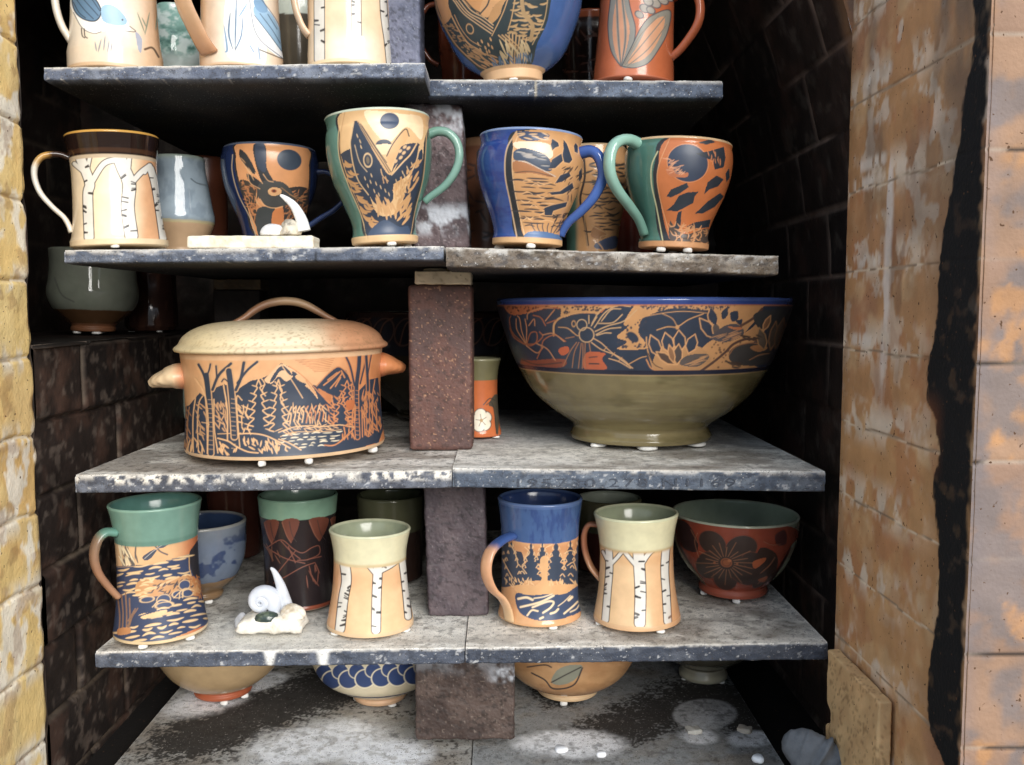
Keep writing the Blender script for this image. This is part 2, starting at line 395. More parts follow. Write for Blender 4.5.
XR, XL, ZF = 0.345, -0.465, -0.510
COURSE_R = [PX(848, y, XR).z for y in (-44, 32, 110.5, 194, 272, 349, 423.5, 497, 571, 645.5, 721, 796)]
YN = -0.265
def bricktone(idx, a, b, seed, n):
    rs = np.random.RandomState(seed).rand(400); k = rs[idx % 400]
    return lin(a) * (1 - k[:, None]) + lin(b) * k[:, None]
def paint_jamb_r(U, V):                 # U: 0 = kiln side (Y 0) .. .265 = outer corner ; V from floor
    z = V + ZF; y = -U
    zz = np.array(sorted(COURSE_R)); wz = z + .004 * (vn(U * 25, z * 8, 3) - .5)
    row = np.searchsorted(zz, wz); dj = np.min(abs(wz[:, None] - zz[None]), axis=1)
    c = bricktone(row * 3 + 1, (204, 152, 98), (192, 138, 92), 3, 0)
    f = fbm(U * 30, z * 30, 5); g = fbm(U * 9, z * 12, 9)
    c = mixc(c, sst(.5, .75, g) * .6, (176, 120, 92))
    c = mixc(c, sst(.52, .72, f) * .5, (222, 184, 134)); c = mixc(c, sst(.56, .66, fbm(U * 26, z * 22, 61)) * .5, (190, 122, 78)); c = mixc(c, sst(.58, .66, fbm(U * 40, z * 34, 66)) * .6 * (.2 + .8 * sst(-.2, .1, z)), (228, 216, 200))
    up = sst(-.12, .28, z)                                       # greyer towards the top
    c = mixc(c, up * sst(.42, .7, fbm(U * 22, z * 7, 12)) * .9, (118, 100, 86))
    c = mixc(c, sst(.55, .62, fbm(U * 16, z * 5, 31)) * .55 * sst(.05, -.1, abs(z - .02) - .1), (128, 92, 70))
    c = mixc(c, sst(.025, .0, U) * .5, (160, 116, 70))
    # white wash flakes: a vertical run and the ledges of the courses
    vr = abs(U - .098 - .006 * (fbm(z * 12, z * 0, 3) - .5)); k = sst(.012, .003, vr) * sst(-.12, -.02, z) * sst(.19, .12, z) * sst(.36, .55, fbm(U * 60, z * 20, 6))
    c = mixc(c, k * .85, (226, 216, 208))
    fl = fbm(U * 55, z * 38, 21)
    nearb = np.zeros(len(z))
    for zc in zz: nearb = np.maximum(nearb, sst(.03, .0, abs(z - zc - .008)))
    c = mixc(c, nearb * sst(.44, .6, fl) * sst(.22, .12, U) * .95, (226, 208, 186))
    for (a, b_, hh) in ((.028, .10, .212), (.02, .095, .135), (.015, .09, .045), (.018, .085, -.03), (.01, .07, .118)):
        k = sst(a, a + .01, U) * sst(b_, b_ - .012, U) * sst(.009, .002, abs(z - hh + .02 * (U - a))) * sst(.35, .6, vn(U * 210, z * 60, 4))
        c = mixc(c, k * .8, (228, 218, 206))
    # joints
    jl = sst(.0017, .0004, dj); c = mixc(c, jl * .8 * sst(.3, .6, vn(U * 40, row * 3.3, 3) + .25), (232, 214, 186))
    c = mixc(c, jl * sst(.62, .5, vn(U * 30, row * 5.1, 8)) * .8, (120, 94, 70))
    # black soot stripe by the outer corner, where the door bricks close up
    edge = np.interp(z, *zip(*sorted([(PX(px, py, XR).z, -PX(px, py, XR).y) for px, py in ((975, 0), (974, 60), (965, 90), (962, 130), (957, 160), (950, 200), (942, 245), (939, 290), (936, 340), (929, 356), (928, 402), (937, 420), (940, 450), (935, 480), (937, 520), (938, 545), (940, 600), (932, 650), (928, 690), (930, 730), (945, 765))])))
    edge = edge + .007 * (fbm(z * 60, U * 0, 2) - .5) + .004 * (vn(z * 240, U * 300, 2) - .5)
    s = sst(edge - .003, edge + .002, U)
    out = sst(.265, .257, U + .007 * vn(z * 150, U * 150, 7))
    c = mixc(c, sst(edge - .03, edge + .01, U) * .25, (70, 56, 46))
    bare = sst(.60, .72, fbm(U * 70, z * 70, 41)) * .35
    c = mixc(c, s * out * (1 - bare * .3), (21, 23, 26))
    fade = sst(-.14, -.12, z) * sst(-.06, -.09, z) * s * sst(.22, .19, U)
    c = mixc(c, fade * .45, (150, 84, 46))
    r = .85 - .3 * s
    dp = -.0005 * sst(.0017, .0004, dj) + .0012 * (f - .5) + .0008 * s
    return c, r, dp
NZ = 560
grid_wall('wall_right', (XR, 0, ZF), (0, YN, 0), (0, 0, 1.02), 190, NZ, M_BRICK, paint_jamb_r, (-1, 0, 0))
def paint_front(right):
    def f(U, V):
        z = V + ZF
        zz = np.array([PX(992 if right else 1000, y, XR).z for y in (-70, 36, 148, 257, 364, 467, 571, 671.5, 773)]) if right else np.array([.36 - .0765 * i for i in range(13)])
        zz = np.sort(zz); row = np.searchsorted(zz, z); dj = np.min(abs(z[:, None] - zz[None]), axis=1)
        c = bricktone(row * 5 + 2, (166, 128, 98), (154, 120, 98), 8, 0)
        u = U + .004
        fr = sst(.0, .018, np.minimum(u, 1)) ; g = fbm(u * 28, z * 28, 7)
        c = mixc(c, sst(.45, .62, g) * .8, (122, 112, 110)); c = mixc(c, sst(.55, .7, fbm(u * 40, z * 30, 17)) * .75, (196, 138, 84))
        c = mixc(c, sst(.02, .0, u) * sst(.3, .5, fbm(u * 40, z * 25, 22)) * .5, (126, 118, 122))
        jl = sst(.0015, .0004, dj); c = mixc(c, jl * .5, (178, 164, 146) if right else (220, 205, 180))
        c = mixc(c, jl * sst(.5, .6, vn(row * 3.7, u * 20, 3)), (60, 50, 44))
        return c, np.full(len(z), .85), -.0008 * jl + .001 * (g - .5)
    return f
grid_wall('wall_front_right', (XR - .003, YN + .0008, ZF), (.45, 0, 0), (0, 0, 1.02), 130, 400, M_BRICK, paint_front(True), (0, -1, 0))
COURSE_L = [PX(x, y, XL).z for x, y in ((19, -36), (20, 44), (24.5, 124), (27, 201), (33, 281), (35, 357), (39, 433), (41, 510), (42, 582), (47, 658), (50, 735), (53, 812))]
def paint_jamb_l(U, V):
    z = V + ZF; zz = np.array(sorted(COURSE_L)); wz = z + .004 * (vn(U * 25, z * 8, 13) - .5)
    row = np.searchsorted(zz, wz); dj = np.min(abs(wz[:, None] - zz[None]), axis=1)
    c = bricktone(row * 7 + 3, (250, 212, 130), (242, 198, 116), 5, 0)
    f = fbm(U * 34, z * 30, 25); g = fbm(U * 12, z * 10, 29)
    c = mixc(c, sst(.5, .7, g) * .5, (214, 158, 88)); c = mixc(c, sst(.4, .6, f) * .4, (246, 216, 146))
    fl = fbm(U * 45, z * 30, 26)
    c = mixc(c, sst(.52, .62, fl) * sst(.05, .0, abs(vn(row * 3.1, row * 1.7, 5) - .5) - .25) * .8, (250, 242, 224))
    nearb = np.zeros(len(z))
    for zc in zz: nearb = np.maximum(nearb, sst(.022, .0, abs(z - zc)))
    c = mixc(c, nearb * sst(.47, .6, fbm(U * 40, z * 20, 27)) * .9, (240, 228, 206))
    c = mixc(c, sst(.60, .68, fbm(U * 50, z * 50, 28)) * .35, (150, 90, 54))
    jl = sst(.002, .0005, dj); c = mixc(c, jl * .75, (150, 112, 64)); c = mixc(c, jl * sst(.5, .6, vn(U * 40, row * 2.1, 3)), (236, 220, 190))
    rag = sst(.0035, 0, U + .003 * (fbm(z * 70, U * 0, 5) - .5)); c = mixc(c, rag * .5, (120, 80, 40))
    dp = -.0022 * sst(.004, .0005, dj) + .0022 * (f - .5) - .003 * sst(.006, 0, U) * vn(z * 60, U * 10, 6)
    return c, np.full(len(z), .85), dp
grid_wall('wall_left', (XL, 0, ZF), (0, YN, 0), (0, 0, 1.02), 150, NZ, M_BRICK, paint_jamb_l, (1, 0, 0))
grid_wall('wall_front_left', (XL + .003, YN + .0008, ZF), (-.5, 0, 0), (0, 0, 1.02), 100, 300, M_BRICK, paint_front(False), (0, -1, 0))

# dark interior: sooty, ash-glazed brick
def soot_paint(ch, bl, seed, tan=0.0, jc=(88, 74, 62), br=1.0):
    def f(U, V):
        row = np.floor(V / ch); uu = U / bl + .5 * (row % 2); dj = np.minimum(abs(V / ch - np.round(V / ch)) * ch, abs(uu - np.round(uu)) * bl)
        b = np.floor(uu).astype(int) + row.astype(int) * 13
        c = bricktone(abs(b), (30, 25, 23), (42, 32, 28), seed, 0)
        g = fbm(U * 20, V * 20, seed); c = mixc(c, sst(.5, .7, g) * .6, (64, 44, 36)); c = mixc(c, sst(.6, .75, fbm(U * 55, V * 55, seed + 4)) * .35, (82, 74, 66))
        jl = sst(.0035, .001, dj) * sst(.42, .68, fbm(U * 8, V * 8, seed + 2))
        c = mixc(c, jl * .8, jc)
        c = c * br
        if tan: c = mixc(c, sst(.03, .005, U) * tan, (150, 110, 76))  # paler brick by the jamb, with the light it catches painted in
        return c, .45 + .3 * g, -.003 * sst(.004, .001, dj) + .002 * (g - .5)
    return f
def arch_wall():                        # right inner wall leans inwards as the arch rises
    ny, nz = 190, 260; y = np.linspace(0.0, .72, ny); z = np.linspace(ZF, .5, nz)
    Yg, Zg = np.meshgrid(y, z, indexing='ij')
    X = .384 - .55 * np.maximum(Zg, 0) ** 2 + .02 * np.maximum(-Zg - .3, 0)
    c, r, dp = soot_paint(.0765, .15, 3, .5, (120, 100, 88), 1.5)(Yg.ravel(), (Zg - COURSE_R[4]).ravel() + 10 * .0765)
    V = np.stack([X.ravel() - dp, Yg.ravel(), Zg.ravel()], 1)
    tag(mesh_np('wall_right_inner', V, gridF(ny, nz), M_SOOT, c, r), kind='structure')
    y2 = np.array([[XR, 0, ZF], [.384, 0, ZF]])
arch_wall()
grid_wall('wall_back', (-.85, .70, ZF), (1.3, 0, 0), (0, 0, 1.02), 200, 160, M_SOOT, soot_paint(.0765, .23, 5), (0, -1, 0))
grid_wall('wall_left_inner', (-.72, .0, ZF), (0, .72, 0), (0, 0, 1.02), 120, 160, M_SOOT, soot_paint(.0765, .23, 9), (1, 0, 0))
grid_wall('ceiling', (-.85, -.0, .50), (1.3, 0, 0), (0, .72, 0), 60, 50, M_SOOT, soot_paint(.0765, .23, 11), (0, 0, -1))
grid_wall('wall_front_left_inner', (XL, .0, ZF), (-.30, 0, 0), (0, 0, 1.02), 50, 100, M_SOOT, soot_paint(.0765, .23, 12), (0, 1, 0))
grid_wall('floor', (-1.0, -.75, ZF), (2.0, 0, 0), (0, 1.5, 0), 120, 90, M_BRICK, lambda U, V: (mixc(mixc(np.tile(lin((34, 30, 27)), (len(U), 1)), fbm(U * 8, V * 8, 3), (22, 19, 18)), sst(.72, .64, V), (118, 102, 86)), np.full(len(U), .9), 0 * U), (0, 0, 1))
# brick ledge inside on the left, flush with the door jamb
ZL = -.037
def ledge_top(V): return V
def paint_ledge(U, V):
    zt = -V                                         # V measured downwards from the top
    ch = .0775; row = np.floor(V / ch); offs = np.array([.105, .20, .09, .16, .075, .19, .1])[np.clip(row.astype(int), 0, 6)]
    uu = (U - offs) / .23; dj = np.minimum(abs(V / ch - np.round(V / ch)) * ch, abs(uu - np.round(uu)) * .23)
    b = np.floor(uu).astype(int) + row.astype(int) * 17
    c = bricktone(abs(b), (52, 41, 36), (36, 30, 28), 15, 0)
    g = fbm(U * 30, V * 30, 15); c = mixc(c, sst(.45, .7, g) * .6, (88, 62, 50)); c = mixc(c, sst(.55, .72, fbm(U * 90, V * 90, 19)) * .45, (120, 104, 92))
    c = mixc(c, sst(.0, .25, V) * .35, (24, 21, 20)) if False else mixc(c, sst(.006, .0, V) * .45, (170, 150, 132))
    jl = sst(.003, .0008, dj); c = mixc(c, jl * sst(.4, .6, fbm(U * 20, V * 20, 6)) * .75, (128, 110, 92)); c = mixc(c, jl * .3, (14, 12, 12))
    return c, np.full(len(U), .6), .006 * (np.random.RandomState(4).rand(500)[abs(b) % 500] - .5) - .004 * sst(.004, .0008, dj) + .0015 * (g - .5)
grid_wall('wall_left_ledge', (XL, .002, ZL), (0, .66, 0), (0, 0, -.473), 230, 210, M_SOOT, paint_ledge, (1, 0, 0))
grid_wall('wall_left_ledge_top', (XL + .004, .002, ZL), (-.26, 0, 0), (0, .66, 0), 80, 120, M_SOOT, soot_paint(.115, .2, 21), (0, 0, 1))

# the place outside the kiln: ground and the roof of the shed
def plane(name, x0, x1, y0, y1, z, cA, cB, n, s):
    nn = 40
    grid_wall(name, (x0, y0, z), (x1 - x0, 0, 0), (0, y1 - y0, 0), nn, nn, M_BRICK, lambda U, V: (mixc(np.tile(lin(cA), (len(U), 1)), fbm(U * s, V * s, 3), cB), np.full(len(U), .9), 0 * U), n)
plane('floor_outside', -4, 4, -5.5, -.75, -.95, (150, 142, 130), (120, 112, 100), (0, 0, 1), 2)

# ================================================================ kiln shelves
def slab(name, label, fl, fr, bl, br, Yf, depth, mat, paint, group=None, chip=.0015, nx=None, seed=1, step=.0022):
    """kiln shelf from the four measured corners of its front edge"""
    A, B, C, D = P(*fl, Yf), P(*fr, Yf), P(*bl, Yf), P(*br, Yf)
    x0, x1 = (A.x + C.x) / 2, (B.x + D.x) / 2
    def zt(x): return A.z + (B.z - A.z) * (x - A.x) / (B.x - A.x)
    def zb(x): return C.z + (D.z - C.z) * (x - C.x) / (D.x - C.x)
    nx = nx or int((x1 - x0) / step); xs = np.linspace(x0, x1, nx)
    ny = int(depth / step); nb = 24; nz = 18; r = .0022
    per = [(1 - i / nb, 0) for i in range(nb)]                        # (y fraction, z fraction): bottom, back to front
    pf = [(0., i / (nz - 1)) for i in range(nz)]
    pt = [(i / ny, 1.) for i in range(1, ny + 1)]
    pr = np.array(per + pf + pt); npf = len(pr)
    XX, PI_ = np.meshgrid(xs, np.arange(npf), indexing='ij')
    yf = pr[:, 0][PI_]; zf = pr[:, 1][PI_]
    ZT, ZB = zt(XX), zb(XX); Yv = Yf + yf * depth; Zv = ZB + (ZT - ZB) * zf
    dy = yf * depth; th = ZT - ZB; dzt = (1 - zf) * th; dzb = zf * th
    # rounded arrises and chips
    rd = np.maximum(0, r - dy) * np.maximum(0, r - dzt) / r; Zv = Zv - rd * .6; Yv = Yv + rd * .6
    rb_ = np.maximum(0, r - dy) * np.maximum(0, r - dzb) / r; Zv = Zv + rb_ * .5; Yv = Yv + rb_ * .5
    front = sst(.008, 0, dy)
    e = fbm(XX * 90, Zv * 90 + dy * 60, seed) - .5; e2 = fbm(XX * 330, Zv * 330 + dy * 200, seed + 3) - .5
    edge = front * sst(.006, 0, np.minimum(dzt, dzb))
    Yv = Yv + np.where(pr[PI_, 0] * depth < .02, (e * chip * (1 + 1.5 * edge) + e2 * chip * .6), 0)
    Zv = Zv + np.where((zf == 1) & (yf > 0) & (yf < 1), (fbm(XX * 60, dy * 60, seed + 5) - .5) * .0006, 0)
    en = np.maximum(sst(.004, 0, XX - x0), sst(.004, 0, x1 - XX)); Yv = Yv + en * sst(.02, 0, dy) * .003 * vn(Zv * 200, XX * 10, 4)
    V = np.stack([XX, Yv, Zv], -1).reshape(-1, 3)
    class G: pass
    g = G(); g.x = XX.ravel(); g.y = (Yv - Yf).ravel(); g.zf = zf.ravel(); g.top = ((zf == 1) & (yf > 0)).ravel(); g.frontm = (front.ravel() * (~g.top)); g.V = V
    g.fr = (yf == 0).ravel(); g.dzt = dzt.ravel(); g.ppx = 500 + XX.ravel() / (D0 + Yv.ravel()) * F; g.ppy = 308 - V[:, 2] / (D0 + Yv.ravel()) * F; g.x0, g.x1 = x0, x1
    c, rgh = paint(g)
    Fq = gridF(nx, npf)
    capL = list(range(npf)); capR = list(range((nx - 1) * npf, nx * npf))[::-1]
    o = mesh_np(name, V, Fq, mat, c, rgh, None, True, caps=[capL, capR])
    tag(o, label, 'kiln shelf', group)
    return o, (lambda x: zt(min(max(x, x0), x1)))
def shelf_paint(wash=(240, 236, 226), dirt=(136, 124, 110), seed=1, crust=.35, frontc=(70, 80, 100), frontc2=(112, 118, 132), special=None, ash=.45, dirty=.5):
    def f(g):
        n = len(g.x); x, y = g.x, g.y
        c = np.tile(lin((34, 36, 42)), (n, 1)); c = mixc(c, sst(.5, .75, fbm(x * 18, y * 18, seed)) * .7 * (~g.top), (66, 60, 54))
        tp = np.tile(lin(wash), (n, 1)); d1 = fbm(x * 14, y * 20, seed + 1); d2 = fbm(x * 60, y * 60, seed + 2)
        tp = mixc(tp, sst(dirty, dirty + .25, d1) * .75, dirt); tp = mixc(tp, sst(.5, .7, d2) * .35, (150, 140, 124))
        tp = mixc(tp, sst(.6, .68, fbm(x * 170, y * 170, seed + 3)) * ash, (54, 46, 40))
        tp = mixc(tp, sst(.05, .0, y + .03 * (d1 - .5)) * sst(.012, .022, y) * .5, (112, 96, 80))
        tp = mixc(tp, sst(.014, .004, y) * sst(.3, .55, fbm(x * 60, y * 40, seed + 8)) * .55, (214, 206, 192))
        c[g.top] = tp[g.top]
        fr = np.tile(lin(frontc), (n, 1)); e1 = fbm(x * 40, g.V[:, 2] * 90, seed + 4); e2 = fbm(x * 160, g.V[:, 2] * 200, seed + 5)
        fr = mixc(fr, sst(.42, .65, e1) * .6, frontc2); fr = mixc(fr, sst(.52, .66, e2) * .5, (42, 48, 62))
        k = sst(crust, crust - .3, 1 - g.zf) if False else sst(1 - crust, 1.0, g.zf)
        fr = mixc(fr, np.maximum(k * sst(.42, .58, fbm(x * 70, g.V[:, 2] * 70, seed + 6)) * .9, sst(.93, 1., g.zf) * .5), (206, 200, 190))
        fr = mixc(fr, sst(.70, .76, fbm(x * 220, g.V[:, 2] * 220, seed + 9)) * .6, (200, 200, 200))
        i = g.fr; c[i] = fr[i]
        if special: c = special(g, c)
        return c, np.where(g.top, .85, .7)
    return f
slabs = {}
def mk(key, label, group, *a, **k):
    o, z = slab('kiln_shelf', label, *a, group=group, **k); slabs[key] = o; SHELF[key] = z
GS = 'silicon carbide kiln shelves'
mk('1L', 'dark kiln shelf on the upper left under the two bird mugs', GS, (40, 67), (424, 62), (46, 81), (425, 79), 0.0, .50, M_SHELF, shelf_paint(seed=11, crust=.35, special=lambda g, c: mixc(c, sst(.0009, .0003, abs(g.x - P(292, 70, 0).x + .004 * (1 - g.zf))) * g.fr * .7, (60, 52, 52)), frontc=(88, 98, 120), frontc2=(130, 138, 154)), seed=1)
mk('1R', 'dark kiln shelf on the upper right under the big blue whale vase', GS, (428, 79), (724, 80.5), (428, 97), (722, 99), .07, .43, M_SHELF, shelf_paint(seed=12, crust=.3, special=lambda g, c: mixc(c, sst(.0014, .0005, abs(g.x - P(536, 88, .07).x + .001 * g.zf)) * g.fr * .8, (176, 164, 140)), frontc=(70, 82, 104), frontc2=(110, 124, 146)), seed=2)
mk('2L', 'dark kiln shelf carrying the green whale mug and the white tile', GS, (61, 250), (443.5, 246), (66, 264), (443.5, 261), 0.0, .50, M_SHELF, shelf_paint(seed=13, crust=.5, special=lambda g, c: mixc(c, sst(.0011, .0004, abs(g.x - P(316, 250, 0).x + .0015 * g.zf)) * g.fr * .85, (24, 24, 28)), frontc=(76, 86, 106), frontc2=(124, 132, 148)), seed=3)
mk('2R', 'rough brownish kiln shelf with chipped edge under the blue mug', GS, (446, 247), (780, 256), (446, 267.5), (778, 275.5), 0.0, .50, M_SHELF, shelf_paint(seed=14, crust=.6, frontc=(112, 98, 84), frontc2=(150, 136, 118), wash=(180, 168, 150)), chip=.007, seed=4)
def sp3(g, c):
    m = g.fr & (g.x < -.03); w = sst(.35, .5, fbm(g.x * 45, g.V[:, 2] * 25, 77)) * sst(.35, .7, g.zf) * sst(.42, .52, fbm(g.x * 170, g.V[:, 2] * 150, 79))
    c = np.where(m[:, None], mixc(c, w * .95, (232, 224, 210)), c)
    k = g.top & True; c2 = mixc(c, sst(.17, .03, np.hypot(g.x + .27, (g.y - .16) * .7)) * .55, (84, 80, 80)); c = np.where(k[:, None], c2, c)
    return c
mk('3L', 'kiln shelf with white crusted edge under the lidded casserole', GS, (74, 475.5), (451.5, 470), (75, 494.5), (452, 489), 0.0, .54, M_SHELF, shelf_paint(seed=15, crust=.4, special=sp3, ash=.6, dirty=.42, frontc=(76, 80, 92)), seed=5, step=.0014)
def sp3r(g, c):
    k = g.top; d = sst(.30, .12, abs(g.x - .15)) * sst(.16, .10, g.y) * 0
    return np.where(k[:, None], mixc(c, sst(.12, .2, g.y) * .5, (150, 158, 166)), c)
mk('3R', 'kiln shelf with a stamped front edge under the huge lily bowl', GS, (452.5, 468.5), (826, 472), (452.5, 488.5), (825, 493), 0.0, .54, M_SHELF, shelf_paint(seed=16, crust=.3, special=sp3r, frontc=(74, 86, 104), frontc2=(120, 130, 142), ash=.4), seed=6, step=.0014)
def sp4(g, c):
    for x0, w in ((-.236, .009), (-.182, .010)):
        k = sst(w, w * .4, abs(g.x - x0) + .004 * (1 - g.zf)) * g.fr * sst(.05, .3, g.zf + .2 * vn(g.x * 300, g.x * 0, 3))
        c = mixc(c, k * .95, (232, 230, 224))
    k = g.top * sst(.15, .05, np.hypot(g.x + .24, (g.y - .05) * 1.6)) * sst(.3, .5, fbm(g.x * 30, g.y * 30, 5)); c = mixc(c, k * .8, (226, 224, 216))
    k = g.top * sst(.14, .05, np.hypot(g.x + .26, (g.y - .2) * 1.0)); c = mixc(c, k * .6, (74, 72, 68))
    return c
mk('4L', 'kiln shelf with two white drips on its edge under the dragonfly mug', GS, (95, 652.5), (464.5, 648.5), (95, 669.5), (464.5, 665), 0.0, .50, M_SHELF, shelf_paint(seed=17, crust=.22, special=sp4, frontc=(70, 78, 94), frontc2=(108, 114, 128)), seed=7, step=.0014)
mk('4R', 'kiln shelf below the big bowl, carrying the blue tree mug', GS, (465.5, 648.5), (828, 643), (465.5, 665), (828, 661), 0.0, .50, M_SHELF, shelf_paint(seed=18, crust=.18, frontc=(54, 62, 78), frontc2=(86, 92, 104), wash=(238, 232, 220)), seed=8, step=.0014)
def sp5(right):
    def f(g, c):
        t = g.top; n1 = fbm(g.x * 30, g.y * 30, 55); n2 = fbm(g.x * 150, g.y * 150, 56)
        def blob(px, py, rx, ry, rot=0):
            dx = g.ppx - px; dy = g.ppy - py; co, si = math.cos(rot), math.sin(rot)
            return np.hypot((dx * co + dy * si) / rx, (-dx * si + dy * co) / ry)
        dk = np.zeros(len(g.x)); w = np.zeros(len(g.x))
        if not right:
            for a in ((250, 725, 120, 22, -.35), (330, 695, 90, 24, -.3), (200, 745, 60, 24, -.2)): dk = np.maximum(dk, sst(1.7, .2, blob(*a)))
            for a in ((310, 757, 75, 22, -.15), (195, 712, 40, 14, -.2), (380, 770, 50, 20, 0)): w = np.maximum(w, sst(1.3, .6, blob(*a) + .5 * (n1 - .5)))
            w = np.maximum(w, sst(1.1, .8, blob(240, 693, 45, 10, -.2)))
        else:
            for a in ((640, 735, 80, 24, -.35), (715, 708, 60, 18, .1), (560, 690, 30, 30, 0), (760, 720, 30, 40, 0)): dk = np.maximum(dk, sst(1.7, .2, blob(*a)) * .9)
            for a in ((575, 760, 55, 16, 0), (705, 752, 22, 9, .1), (760, 754, 26, 10, 0)): w = np.maximum(w, sst(1.2, .7, blob(*a) + .6 * (n1 - .5)))
            w = np.maximum(w, sst(1.05, .9, blob(712, 728, 34, 17)) * .45)
        n3 = fbm(g.x * 420, g.y * 420, 58, 2); n4 = fbm(g.x * 60 + g.y * 30, g.y * 90, 59)
        k = np.clip(sst(.47, .53, n3 * .34 + n2 * .2 + n4 * .2 + dk * .30) * sst(.0, .45, dk) + .25 * dk, 0, 1) * t
        c = mixc(c, k * .95, (40, 35, 31)); c = mixc(c, w * t * (1 - .5 * sst(.55, .68, n2)), (244, 246, 250))
        return c
    return f
ZS5 = -.483
mk('5L', 'lowest kiln shelf with black ash streaks, on the left', GS, (93, 791), (469.5, 791), (93, 814), (469.5, 814), 0.0, .52, M_SHELF, shelf_paint(seed=19, special=sp5(False), wash=(176, 174, 168), ash=.8, dirty=.42), seed=9, step=.0014)
mk('5R', 'lowest kiln shelf with loose wads lying on it, on the right', GS, (470.5, 791), (800, 791), (470.5, 814), (800, 814), 0.0, .52, M_SHELF, shelf_paint(seed=20, special=sp5(True), wash=(150, 152, 152), ash=.4, dirty=.5), seed=10, step=.0014)
# maker's stamp pressed into the front edge of the right middle shelf
def stamp(text, x0p, x1p, yp, h):
    cu = bpy.data.curves.new('stamp', 'FONT'); cu.body = text; cu.size = h; cu.extrude = .0004; cu.space_character = 1.25
    o = bpy.data.objects.new('edge_stamp', cu); col.objects.link(o)
    dg = bpy.context.evaluated_depsgraph_get(); me = bpy.data.meshes.new_from_object(o.evaluated_get(dg)); bpy.data.objects.remove(o)
    o = bpy.data.objects.new('edge_stamp', me); col.objects.link(o); a, b = P(x0p, yp, 0), P(x1p, yp, 0)
    xs = [v.co.x for v in me.vertices]; k = (b.x - a.x) / (max(xs) - min(xs))
    for v in me.vertices: v.co.x = (v.co.x - min(xs)) * k
    o.location = (a.x, -.0006, a.z); o.rotation_euler = (PI / 2, 0, 0); o.parent = slabs['3R']
    at = me.color_attributes.new('glaze', 'FLOAT_COLOR', 'POINT')
    for q in at.data: q.color = (*lin((62, 70, 84)), .7)
    me.materials.append(M_SHELF); o['label'] = 'dark stamped numerals on the shelf edge'
stamp('195730 278 N1169', 517, 735, 487, .0125)

# ================================================================ posts
def speckled(c1, c2, seed, fleck=None, nf=0, white=None):
    def f(V, Nn):
        u = V[:, 0] + .7 * V[:, 1]; z = V[:, 2]
        g = fbm(u * 40, z * 40, seed); c = np.tile(lin(c1), (len(V), 1)); c = mixc(c, sst(.4, .65, g), c2)
        c = mixc(c, sst(.58, .7, fbm(u * 240, z * 240, seed + 2)) * .6, tuple(v * .55 for v in c1))
        if fleck:
            q = vn(u * 560, z * 560, seed + 5); c = mixc(c, sst(.84, .92, q) * .7, fleck)
        if white is not None:
            w = white(V) * sst(.38, .6, fbm(u * 70, z * 60, seed + 9)); c = mixc(c, w, (206, 212, 222))
        return c, np.full(len(V), .65)
    return f
def post(label, pxl, pxr, Y, zb, zt, dep, colf, lean=0.0, group='refractory posts between the shelves', b=.004, jit=.0012):
    pym = 308 - (zb + zt) / 2 / (D0 + Y) * F
    a, c = P(pxl, pym, Y), P(pxr, pym, Y); cx = (a.x + c.x) / 2; w = (c.x - a.x) / 2; h = zt - zb
    o = rbox('kiln_post', (-w, 0, 0), (w, dep, h), M_POST, colf, b=b, step=.0011, jit=jit, warp=(lambda V: V + np.stack([lean * (V[:, 2] - h / 2), 0 * V[:, 0], 0 * V[:, 0]], 1)) if lean else None)
    o.location = (cx, Y, zb); tag(o, label, 'kiln post', group)
    return o
def zunder(px, py, Y): return P(px, py, Y).z
e_ = .0006
po1 = post('bluish grey kiln post beside the topmost birch tankard', 362, 420, .105, SHELF['1L'](-.1) + e_, .41, .065, speckled((92, 98, 122), (112, 116, 140), 41, (140, 146, 164)))
po2 = post('purplish kiln post with pale crust behind the green whale mug', 409, 466, .105, SHELF['2L'](-.06) + e_ + .0035, .2225, .062, speckled((86, 70, 74), (106, 86, 88), 42, (150, 138, 138), white=lambda V: np.maximum(sst(.022, .008, abs(V[:, 2] - .032)), sst(.115, .14, V[:, 2]) * sst(-.03, .02, V[:, 0])) * .8), lean=-.055)
for i, dx in enumerate((-.016, .016)):
    w_ = wad(po2, dx, .022, .0042, .012, 60 + i, (214, 206, 186)); w_.location = (-.006, 0, .2225 - SHELF['2L'](-.06) - e_ - .0035 - .0004); w_.name = 'bedding_wad'
w_ = wad(po2, 0, .03, .004, .014, 66, (214, 206, 186)); w_.location = (.004, 0, -.0037); w_.name = 'bedding_wad'
po3 = post('reddish brown speckled kiln post standing right of the casserole', 408.5, 472.5, .12, SHELF['3L'](-.06) + .0012, (308 - 285) / F * 1.035, .07, speckled((104, 66, 56), (88, 60, 55), 43, (190, 138, 100)), b=.005, jit=.0006)
po4 = post('dark purplish kiln post standing right of the cream birch cup', 425.5, 486.5, .095, SHELF['4L'](-.05) + .001, -.188, .065, speckled((76, 64, 70), (90, 76, 80), 44, (112, 98, 102)), lean=-.03)
po5 = post('wide dark brown kiln post under the lowest full shelf', 415, 514.5, .074, ZS5 + .0008, -.3665, .06, speckled((60, 44, 38), (84, 66, 58), 45, (120, 104, 92), white=lambda V: sst(.07, .1, V[:, 2]) * .45 + sst(.012, .004, abs(V[:, 2] - .075)) * sst(.02, .045, V[:, 0]) * .8), b=.003)
